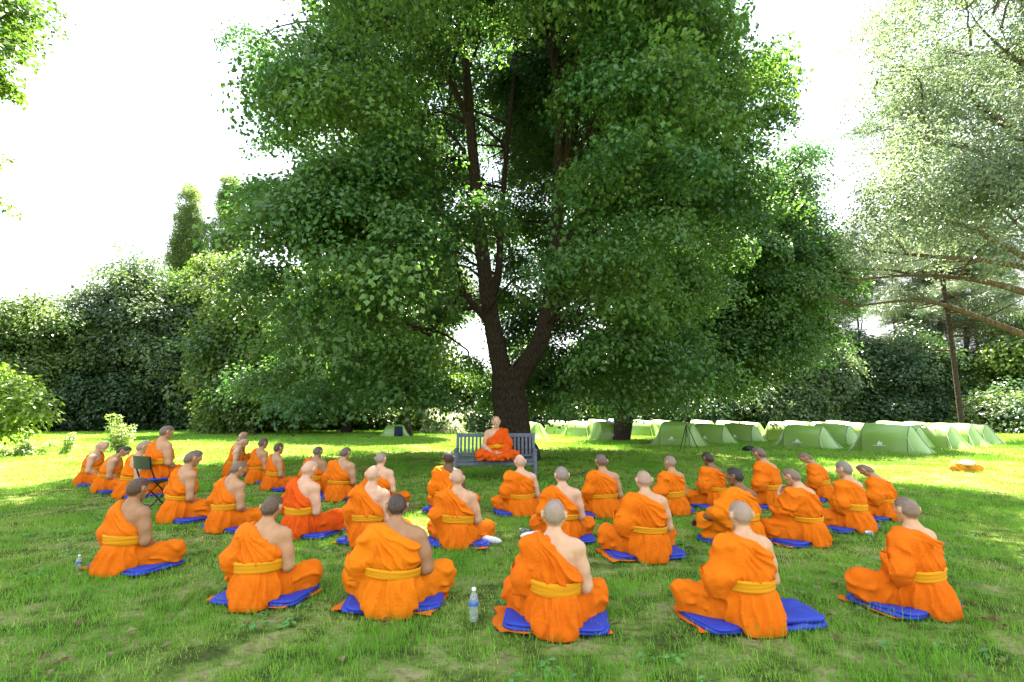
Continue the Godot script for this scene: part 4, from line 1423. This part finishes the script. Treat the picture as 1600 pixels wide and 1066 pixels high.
		var size := clampf((top - rest) / (0.872 - 1.08 * stoop), 0.86, 1.16)
		at.y = rest
		var w := {"fat": r[9] - 0.06, "stoop": stoop, "lean": r[11] + rng.randf_range(-0.02, 0.02), "turn": r[12] + rng.randf_range(-0.2, 0.2), "nod": r[13], "knee": r[14], "head": rng.randf_range(0.95, 1.03), "seed": k * 1.37 + 0.4, "skin": skins[r[5]], "hair": hairs[r[6]], "stubble": r[7], "robe": robes[r[8]]}
		var who := make_person(base[r[4]], at, turn, size, w, r[15], group)
		if k == 20 or k == 22:   # a white sock peeps out beside the cushion
			var sk := Shape.new()
			var s := -1.0 if k == 20 else 1.0
			sk.tube([Vector3(s * 0.30, 0.02, 0.10), Vector3(s * 0.36, 0.012, 0.08), Vector3(s * 0.44, 0.004, 0.05), Vector3(s * 0.50, 0.0, 0.03), Vector3(s * 0.53, 0.0, 0.02)], [0.035, 0.038, 0.042, 0.034, 0.012], 10)
			put(sk.mesh(), "sock", M.sock, who)
		if k == 23:
			var knot := Shape.new()
			knot.tube([Vector3(0.02, 0.575, -0.075), Vector3(0.055, 0.60, -0.075), Vector3(0.085, 0.585, -0.085), Vector3(0.075, 0.54, -0.105), Vector3(0.07, 0.50, -0.12)], [0.018, 0.034, 0.036, 0.026, 0.012], 12, true, 0.12)
			put(knot.mesh(), "shoulder_knot", w.robe, who.get_node("robe"))
		if r[4] == "chair":
			folding_chair(Vector3(at.x, 0, at.z), turn)
			continue
		var of: String = r[15]
		var short := of.replace(" in orange", "").replace(" robe", "")
		var cw := 0.80 * size
		var c := thing("cushion", "blue folded cushion under the " + clip_words(short, 9), "cushion", Vector3(at.x, 0.0, at.z), turn + rng.randf_range(-0.1, 0.1), "blue cushions on the lawn")
		var big: bool = r[1] > 840
		put(slab(cw, 0.55 * size, 0.03, k * 3.1), "layer", M.cushion, c, Transform3D(Basis(Vector3.UP, rng.randf_range(-0.05, 0.05)), Vector3(0, 0.014, 0.14 * size)))
		put(slab(cw * 0.97, 0.53 * size, 0.024, k * 2.3 + 1.0), "layer", M.cushion, c, Transform3D(Basis(Vector3.UP, rng.randf_range(-0.08, 0.08)), Vector3(rng.randf_range(-0.02, 0.02), 0.038, 0.135 * size)))
		if k == 34:
			put(slab(0.42, 0.40, 0.04, 8.0, 0.008), "layer", M.cushion, c, Transform3D(Basis(Vector3.UP, -0.12), Vector3(-0.30, 0.012, -0.02)))
			put(slab(0.40, 0.36, 0.035, 9.0, 0.008), "layer", M.cushion, c, Transform3D(Basis(Vector3.UP, -0.2), Vector3(-0.31, 0.052, -0.02)))
		if k in [6, 17, 18, 14, 15, 20, 23, 25, 26, 28, 30, 34, 35]:
			var ms := thing("ground_cloth", "orange cloth spread under the cushion of the " + clip_words(short, 7), "cloth", Vector3(at.x, 0, at.z), turn + rng.randf_range(-0.2, 0.2), "orange cloths under the cushions")
			put(sheet(cw * 1.02, 0.5 * size, k * 1.9), "cloth", M.mat, ms, Transform3D(Basis(), Vector3(0.03, 0, 0.13 * size)))
	# the teacher on the bench
	var tw := {"fat": -0.02, "stoop": 0.0, "lean": 0.0, "turn": 0.05, "nod": 0.05, "knee": 0.0, "head": 1.0, "seed": 3.3, "skin": skins[4], "hair": hairs[3], "stubble": 0.35, "robe": robes[2]}
	var seat := Vector3(TEACHER.x, 0.452, TEACHER.z + 0.06)
	var teacher := make_person(base.near, seat, 0.12, 1.06, tw, "teacher in orange sitting cross legged on the wooden bench", "")
	var pad := Shape.new()
	pad.grid(7, 12, PackedVector3Array(pad_points()), true)
	put(pad.mesh(), "sash_knot", M.sash, teacher.get_node("robe"))
	base.clear()

func pad_points() -> Array:
	var out := []
	for r in 7:
		var a := PI * (r / 6.0 - 0.5)
		for q in 12:
			var b := TAU * q / 12.0
			out.append(Vector3(0.01 + cos(b) * cos(a) * 0.09, 0.27 + sin(b) * cos(a) * 0.05, 0.165 + sin(a) * 0.02))
	return out

func clip_words(text: String, most: int) -> String:
	var w := text.split(" ")
	return " ".join(w.slice(0, most)) if w.size() > most else text

# ---------------------------------------------------------------- furniture and small things
func folding_chair(at: Vector3, turn: float) -> void:
	var t := thing("folding_chair", "dark green folding chair with crossed black legs", "chair", at, turn)
	var steel := plain(lin(0.012, 0.012, 0.013), 0.45, 0.5)
	var green := plain(lin(0.012, 0.03, 0.024), 0.5, 0.5)
	for s in [-0.2, 0.2]:
		var a := Shape.new()
		a.tube([Vector3(s, 0.0, 0.26), Vector3(s, 0.42, -0.12), Vector3(s, 0.62, -0.20), Vector3(s, 0.80, -0.235)], [0.011, 0.011, 0.011, 0.011], 8)
		put(a.mesh(), "leg", steel, t)
		var b := Shape.new()
		b.tube([Vector3(s * 0.88, 0.0, -0.24), Vector3(s * 0.88, 0.22, -0.01), Vector3(s * 0.88, 0.425, 0.20)], [0.011, 0.011, 0.011], 8)
		put(b.mesh(), "leg", steel, t)
	for e in [[0.08, 0.19], [0.10, -0.135]]:
		var c := Shape.new()
		c.tube([Vector3(-0.19, e[0], e[1]), Vector3(0.19, e[0], e[1])], [0.008, 0.008], 6)
		put(c.mesh(), "crossbar", steel, t)
	put(slab(0.42, 0.40, 0.025, 2.0, 0.0), "seat", green, t, Transform3D(Basis(), Vector3(0, 0.425, 0.02)))
	var back := Shape.new()
	var pts := PackedVector3Array()
	for r in 5:
		for q in 9:
			var x := (q / 8.0 - 0.5) * 0.43
			var y := 0.62 + 0.19 * r / 4.0
			pts.append(Vector3(x, y, -0.215 - (y - 0.62) * 0.16 - 0.03 * (1.0 - pow(x / 0.215, 2.0))))
	back.grid(5, 9, pts)
	for k in 45: pts[k].z -= 0.012
	var flip := PackedVector3Array()
	for r in 5:
		for q in 9: flip.append(pts[r * 9 + 8 - q])
	back.grid(5, 9, flip)
	put(back.mesh(), "backrest", green, t)
	var c := thing("cushion", "small blue pad between the folding chair and its sitter", "cushion", at + Vector3(0, 0.45, 0), turn, "blue cushions on the lawn")
	put(slab(0.44, 0.42, 0.03, 5.0), "layer", M.cushion, c, Transform3D(Basis(), Vector3(0, 0.0, 0.02)))

func furniture() -> void:
	M.cushion = plain(lin(0.022, 0.045, 0.36), 0.6, 0.4)
	var wood := plain(Color.WHITE, 0.62, 0.4)
	wood.albedo_texture = noise_tex(50, 0.02, [lin(0.075, 0.085, 0.115), lin(0.13, 0.145, 0.19), lin(0.17, 0.185, 0.23)], [0.2, 0.55, 0.9])
	wood.uv1_triplanar = true
	wood.uv1_scale = Vector3(1.2, 6.0, 6.0)
	M.bench = wood
	var at := Vector3(-0.36, 0, -10.8)
	var t := thing("park_bench", "grey painted slatted wooden bench in front of the lime trunk", "bench", at, 0.03)
	var parts := []
	var wide := 1.78
	for s in [-1.0, 1.0]:
		var x: float = s * (wide * 0.5 - 0.035)
		parts.append(["leg", Vector3(x, 0.32, 0.26), Vector3(0.065, 0.64, 0.065), 0.0])
		parts.append(["leg", Vector3(x, 0.50, -0.24), Vector3(0.065, 1.0, 0.065), 0.10])
		parts.append(["armrest", Vector3(x, 0.655, 0.03), Vector3(0.085, 0.035, 0.60), 0.0])
		parts.append(["side_rail", Vector3(x, 0.36, 0.02), Vector3(0.045, 0.08, 0.46), 0.0])
		parts.append(["side_rail", Vector3(x, 0.12, 0.02), Vector3(0.04, 0.05, 0.46), 0.0])
	parts.append(["front_rail", Vector3(0, 0.375, 0.275), Vector3(wide - 0.14, 0.075, 0.03), 0.0])
	parts.append(["top_rail", Vector3(0, 0.945, -0.288), Vector3(wide - 0.135, 0.085, 0.035), 0.10])
	parts.append(["back_rail", Vector3(0, 0.50, -0.243), Vector3(wide - 0.135, 0.05, 0.035), 0.10])
	for k in 5: parts.append(["seat_slat", Vector3(0, 0.435, 0.27 - 0.112 * k), Vector3(wide - 0.13, 0.024, 0.095), 0.0])
	for k in 19: parts.append(["back_slat", Vector3((k - 9) * 0.0865, 0.715, -0.265), Vector3(0.052, 0.378, 0.018), 0.10])
	for p in parts:
		var s := Shape.new()
		s.box(Vector3.ZERO, p[2], Basis(), 0.006)
		put(s.mesh(), p[0], wood, t, Transform3D(Basis(Vector3.RIGHT, -p[3]), p[1]))

func tent_mesh(part: String) -> ArrayMesh:
	# cross sections along x: [x, half width, height, how pointed]
	var all := [[-1.28, 0.50, 0.015, 1.0], [-1.05, 0.60, 0.45, 0.9], [-0.80, 0.66, 0.95, 0.35], [-0.72, 0.70, 1.06, 0.22], [-0.40, 0.74, 1.09, 0.16], [0.0, 0.76, 1.06, 0.16], [0.40, 0.74, 1.02, 0.25], [0.72, 0.68, 1.0, 0.5], [0.80, 0.66, 0.9, 0.6], [1.02, 0.60, 0.46, 0.95], [1.30, 0.52, 0.015, 1.0]]
	var rows: Array = {"fly": all.slice(3, 8), "left": all.slice(0, 4), "right": all.slice(7, 11)}[part]
	var cols := 17
	var pts := PackedVector3Array()
	for r in rows:
		for q in cols:
			var a := PI * q / (cols - 1)
			var c := cos(a)
			var z: float = signf(c) * pow(absf(c), lerpf(0.85, 1.5, r[3])) * r[1]
			var y: float = pow(sin(a), lerpf(0.8, 1.25, r[3])) * r[2]
			pts.append(Vector3(r[0], maxf(y, 0.0) + 0.004, z))
	var s := Shape.new()
	s.grid(rows.size(), cols, pts)
	return s.mesh()

func tents() -> void:
	var cloth := plain(lin(0.21, 0.36, 0.07), 0.34, 0.6)
	cloth.backlight_enabled = true
	cloth.backlight = Color(0.4, 0.4, 0.24)
	cloth.cull_mode = BaseMaterial3D.CULL_DISABLED
	var pole := plain(lin(0.08, 0.12, 0.06), 0.5)
	var white := plain(lin(0.75, 0.75, 0.72), 0.7)
	var fly := tent_mesh("fly")
	var l := tent_mesh("left")
	var r := tent_mesh("right")
	var hoops := []
	for e in [[-0.72, 0.70, 1.06, 0.22], [0.72, 0.68, 1.0, 0.5]]:
		var pts := []
		for q in 13:
			var a := PI * q / 12
			var c := cos(a)
			pts.append(Vector3(e[0], pow(sin(a), lerpf(0.8, 1.25, e[3])) * (e[2] + 0.008) + 0.006, signf(c) * pow(absf(c), lerpf(0.85, 1.5, e[3])) * (e[1] + 0.008)))
		var s := Shape.new()
		var rr := []
		for q in 13: rr.append(0.012)
		s.tube(pts, rr, 5, false)
		hoops.append(s.mesh())
	# the printed mark on the side: a small peak over a line
	var mark := Shape.new()
	for e in [[[-0.09, 0.30], [0.0, 0.46], [0.03, 0.30]], [[0.0, 0.30], [0.06, 0.42], [0.10, 0.30]]]:
		mark.tri(Vector3(e[0][0], e[0][1], 0), Vector3(e[1][0], e[1][1], -0.035), Vector3(e[2][0], e[2][1], 0), Vector3(0, 0, 1))
	mark.quad(Vector3(-0.19, 0.255, 0.012), Vector3(0.19, 0.255, 0.012), Vector3(0.19, 0.275, 0.006), Vector3(-0.19, 0.275, 0.006), Vector3(0, 0, 1))
	var mark_mesh := mark.mesh()
	var zip := Shape.new()
	zip.tube([Vector3(0.745, 0.985, 0.0), Vector3(0.82, 0.885, 0.0), Vector3(1.03, 0.475, 0.0), Vector3(1.31, 0.02, 0.0)], [0.008, 0.008, 0.008, 0.008], 5, false)
	var zip_mesh := zip.mesh()
	# column, row of the near foot, turn in degrees, row of the camp, size, label
	var list := [
		[829, 685, -50, 2, 1.0, "pale tent just right of the lime trunk with its arch turned outward"],
		[874, 680, -30, 2, 1.0, "yellow green tent left of the pair beside the dark trunk"],
		[908, 684, -35, 2, 1.0, "yellow green tent in front of the pair beside the dark trunk"],
		[950, 689, 20, 1, 1.0, "shaded green tent standing against the dark flared trunk"],
		[934, 676, -25, 0, 1.0, "pale topped tent behind the shaded one at the dark trunk"],
		[1006, 682, -25, 2, 1.0, "pale tent just right of the dark flared trunk"],
		[1035, 676, -15, 0, 1.0, "white topped tent behind the tent right of the dark trunk"],
		[1062, 697, -14, 1, 1.06, "dark green shaded tent behind the tripod"],
		[1060, 682, -12, 0, 1.0, "white topped tent behind the shaded tent by the tripod"],
		[1112, 694, -14, 1, 1.0, "dark green shaded tent right of the tripod"],
		[1098, 680, -14, 0, 1.0, "white topped tent behind the second shaded tent"],
		[1158, 691, -16, 0, 1.0, "bright green tent next to the two shaded tents"],
		[1140, 681, -14, 0, 1.0, "white topped tent far behind the two shaded tents"],
		[1172, 681, -14, 1, 0.95, "tent with a teal end panel behind the bright green one"],
		[1226, 688, -10, 0, 1.0, "half hidden tent at the start of the right hand row"],
		[1262, 701, -12, 1, 1.02, "rounded green front tent with a print on its roof"],
		[1248, 684, -10, 0, 1.0, "white topped tent behind the rounded front tent"],
		[1305, 696, -12, 0, 1.0, "bright tent following the rounded front tent"],
		[1290, 684, -10, 0, 1.0, "white topped tent deep in the right hand rows"],
		[1312, 681, -12, 1, 0.95, "tent with a green end far behind the bright one"],
		[1348, 688, -12, 0, 1.0, "tent peeping out behind the large front tent"],
		[1392, 708, -14, 1, 1.06, "large green front tent with a white print on its side"],
		[1412, 699, -14, 1, 1.0, "tent with a dark end panel behind the large front tent"],
		[1395, 686, -12, 0, 1.0, "white topped tent far behind the large front tent"],
		[1462, 700, -14, 0, 1.02, "green tent with white roof leading the outer row of three"],
		[1492, 698, -14, 0, 1.0, "middle tent of the outer row of three"],
		[1518, 694, -14, 0, 1.0, "last tent of the outer row beside the shrubs"],
		[1440, 689, -12, 0, 1.0, "white topped tent behind the outer row of three"],
		[617, 683, 172, 1, 0.8, "small green tent standing alone beside the slender trunk"],
	]
	for e in list:
		var g := on_ground(e[0], e[1])
		var away := Vector3(g.x, 0, g.z).normalized()
		var t := thing("pop_up_tent", e[5], "tent", g + away * 0.6, deg_to_rad(e[2]) if e[0] < 960 else -atan2(g.x, -g.z) - deg_to_rad(rng.randf_range(15, 22)), "green tents pitched on the lawn")
		t.scale = Vector3(rng.randf_range(0.95, 1.05), rng.randf_range(0.92, 1.04), rng.randf_range(0.95, 1.04)) * e[4] * 0.9
		var m: Material = cloth
		var roof := put(fly, "fly", m, t)
		put(l, "end_panel", m, t)
		var door := put(r, "end_panel", m, t)
		if e[1] > 684: put(zip_mesh, "zip", pole, door)
		for sx in [-1.0, 1.0]:
			var rope := Shape.new()
			rope.tube([Vector3(sx * 0.74, 0.62, 0.66), Vector3(sx * 1.05, 0.01, 1.15)], [0.004, 0.004], 4, false)
			put(rope.mesh(), "guy_line", white, t)
		for h in hoops: put(h, "pole", pole, t)
		if e[1] > 688: put(mark_mesh, "printed_mark", white, roof, Transform3D(Basis(), Vector3(-0.1, 0.0, 0.785)) if e[0] != 617 else Transform3D(Basis(Vector3.UP, PI), Vector3(-0.1, 0.0, -0.785)))

func small_things() -> void:
	var pet := plain(Color(0.92, 0.96, 1.0, 0.14), 0.06, 0.5)
	pet.transparency = BaseMaterial3D.TRANSPARENCY_ALPHA
	var cap := plain(lin(0.75, 0.8, 0.85), 0.4)
	var label_blue := plain(lin(0.05, 0.16, 0.5), 0.4)
	var prof := []
	for e in [[0.001, 0.0], [0.028, 0.001], [0.032, 0.008], [0.032, 0.03], [0.030, 0.04], [0.032, 0.05], [0.030, 0.06], [0.032, 0.07], [0.030, 0.08], [0.032, 0.09], [0.032, 0.13], [0.029, 0.15], [0.02, 0.172], [0.0125, 0.184], [0.0125, 0.193]]:
		prof.append(Vector2(e[0], e[1]))
	for e in [[740, 970, 0.0, 1.05, "clear plastic water bottle standing alone in the front grass"], [121, 893, 0.0, 0.7, "clear bottle behind the cushion at the outer left corner"], [1362, 838, 1.35, 0.9, "bottle lying by the cushion of the upright grey cropped person"], [826, 834, 1.3, 0.7, "small bottle lying in the grass near the middle row"]]:
		var g := on_ground(e[0], e[1])
		var t := thing("water_bottle", e[4], "bottle", g, 0.5, "water bottles on the lawn")
		var b := Shape.new()
		b.lathe(prof, Vector3.ZERO, 18)
		var c := Shape.new()
		c.lathe([Vector2(0.001, 0.19), Vector2(0.0145, 0.19), Vector2(0.015, 0.193), Vector2(0.015, 0.205), Vector2(0.013, 0.208), Vector2(0.001, 0.208)], Vector3.ZERO, 14)
		var lb := Shape.new()
		lb.lathe([Vector2(0.0326, 0.098), Vector2(0.0328, 0.1), Vector2(0.0328, 0.118), Vector2(0.0326, 0.12)], Vector3.ZERO, 18)
		put(b.mesh(), "bottle_body", pet, t)
		put(c.mesh(), "cap", cap, t)
		put(lb.mesh(), "label_band", label_blue, t)
		t.scale = Vector3.ONE * e[3]
		if e[2] > 0.0:
			t.rotation = Vector3(0, 0.7, e[2])
			t.position.y = 0.035
	# tripod
	var black := plain(lin(0.012, 0.012, 0.013), 0.5)
	var tg := on_ground(1075, 707)
	var t := thing("camera_tripod", "thin black camera tripod on the lawn before the shaded tents", "tripod", tg, 0.3)
	for k in 3:
		var a := TAU * k / 3.0 + 0.4
		var s := Shape.new()
		s.tube([Vector3(cos(a) * 0.42, 0, sin(a) * 0.42), Vector3(cos(a) * 0.2, 0.55, sin(a) * 0.2), Vector3(cos(a) * 0.03, 0.98, sin(a) * 0.03)], [0.011, 0.014, 0.016], 7)
		put(s.mesh(), "leg", black, t)
	var col := Shape.new()
	col.tube([Vector3(0, 0.55, 0), Vector3(0, 1.2, 0)], [0.016, 0.016], 8)
	put(col.mesh(), "column", black, t)
	var cam := Shape.new()
	cam.box(Vector3(0, 1.27, 0), Vector3(0.13, 0.1, 0.08), Basis(), 0.015)
	cam.tube([Vector3(0, 1.27, -0.03), Vector3(0.0, 1.27, -0.14)], [0.035, 0.035], 12)
	put(cam.mesh(), "camera_body", black, t)
	# bundles in the sun on the right
	var cloth := plain(lin(0.62, 0.22, 0.02), 0.85)
	var white := plain(lin(0.55, 0.56, 0.6), 0.85)
	for e in [[1499, 737, 0.18, cloth, "orange cloth bundle under the white cloth", "cloth_bundle"], [1522, 738, 0.17, cloth, "orange cloth bundle beside the white cloth", "cloth_bundle"]]:
		lump(e[5], e[4], "bundle", on_ground(e[0], e[1]), Vector3(e[2], 0.17, 0.18), e[3])
	lump("white_cloth", "white folded cloth lying on the two orange bundles", "cloth", on_ground(1511, 738) + Vector3(0, 0.17, 0.03), Vector3(0.15, 0.08, 0.13), white)
	lump("dark_bag", "small black bag on the grass near the bright green tent", "bag", on_ground(1171, 706), Vector3(0.26, 0.14, 0.16), black)
	lump("blue_bundle", "dark blue sleeping bag bundle piled beside the dark flared trunk", "bundle", on_ground(957, 683) + Vector3(0, 0.62, 0), Vector3(0.42, 0.3, 0.35), plain(lin(0.012, 0.03, 0.22), 0.5))
	var bp := on_ground(623, 683)
	var pack := thing("backpack", "dark blue backpack leaning on the small lone tent", "backpack", bp + Vector3(0, 0, 0.1), 0.1)
	var navy := plain(lin(0.012, 0.016, 0.06), 0.7)
	put(slab(0.5, 0.26, 0.62, 3.0, 0.01), "body", navy, pack)
	put(slab(0.36, 0.1, 0.3, 4.0, 0.01), "pocket", navy, pack, Transform3D(Basis(), Vector3(0, 0.06, 0.15)))
	# sticks and fallen leaves
	var twig := plain(lin(0.05, 0.04, 0.035), 0.9)
	for e in [[1385, 722, 0.5, "long dark stick in the sunlit grass before the large front tent"], [1410, 724, 0.4, "dark stick touching the long one in the sunlit grass"], [1345, 718, 0.5, "lone stick in the sunlit grass toward the rounded tent"], [1425, 727, 0.3, "shortest stick in the sunlit grass toward the orange bundles"]]:
		var g := on_ground(e[0], e[1])
		var s := Shape.new()
		s.tube([Vector3(-e[2], 0.03, 0), Vector3(-e[2] * 0.3, 0.04, 0.05), Vector3(e[2] * 0.4, 0.03, -0.02), Vector3(e[2], 0.05, 0.06)], [0.012, 0.016, 0.014, 0.006], 6)
		var o := put(s.mesh(), "fallen_stick", twig, self, Transform3D(Basis(Vector3.UP, rng.randf_range(-0.2, 0.2)), g))
		meta(o, e[3], "stick", "sticks in the sunlit grass")
	var leaf := Shape.new()
	leaf.tri(Vector3(-0.03, 0, 0), Vector3(0, 0.012, -0.022), Vector3(0.035, 0.004, 0), Vector3.UP)
	leaf.tri(Vector3(-0.03, 0, 0), Vector3(0.035, 0.004, 0), Vector3(0, 0.014, 0.022), Vector3.UP)
	var places := []
	var tints := PackedColorArray()
	for k in 240:
		var z := rng.randf_range(2.3, 9.0)
		var x := rng.randf_range(-1.1, 1.1) * z
		if k < 14: 
			var g := on_ground(80 if k < 6 else 1560, 1052 if k < 6 else 978)
			x = g.x + rng.randfn(0, 0.05)
			z = -g.z + rng.randfn(0, 0.04)
		places.append(Transform3D(Basis(Vector3.UP, rng.randf() * TAU) * Basis(Vector3.RIGHT, rng.randfn(0, 0.4)), Vector3(x, rng.randf_range(0.02, 0.05), -z)))
		tints.append(Color(0.14, 0.085, 0.045).lerp(Color(0.34, 0.28, 0.14), rng.randf()))
	meta(many(leaf.mesh(), places, tints, M.leaf, "fallen_leaves", self), "dry brown leaves scattered in the front grass", "leaves", "", "stuff")

func lump(called: String, label: String, category: String, at: Vector3, half: Vector3, m: Material) -> void:
	var pts := PackedVector3Array()
	for r in 11:
		var a := PI * (r / 10.0 - 0.5)
		for q in 22:
			var b := TAU * q / 22.0
			var d := Vector3(cos(a) * cos(b), sin(a), cos(a) * sin(b))
			var f := 1.0 + 0.22 * noise2.get_noise_3d(d.x * 2.2 + at.x * 7.0, d.y * 2.2, d.z * 2.2)
			var p := d * f * half
			p.y = maxf(p.y + half.y * 0.55, 0.0)
			pts.append(p)
	var s := Shape.new()
	s.grid(11, 22, pts, true)
	var o := put(s.mesh(), called, m, self, Transform3D(Basis(), at))
	meta(o, label, category)
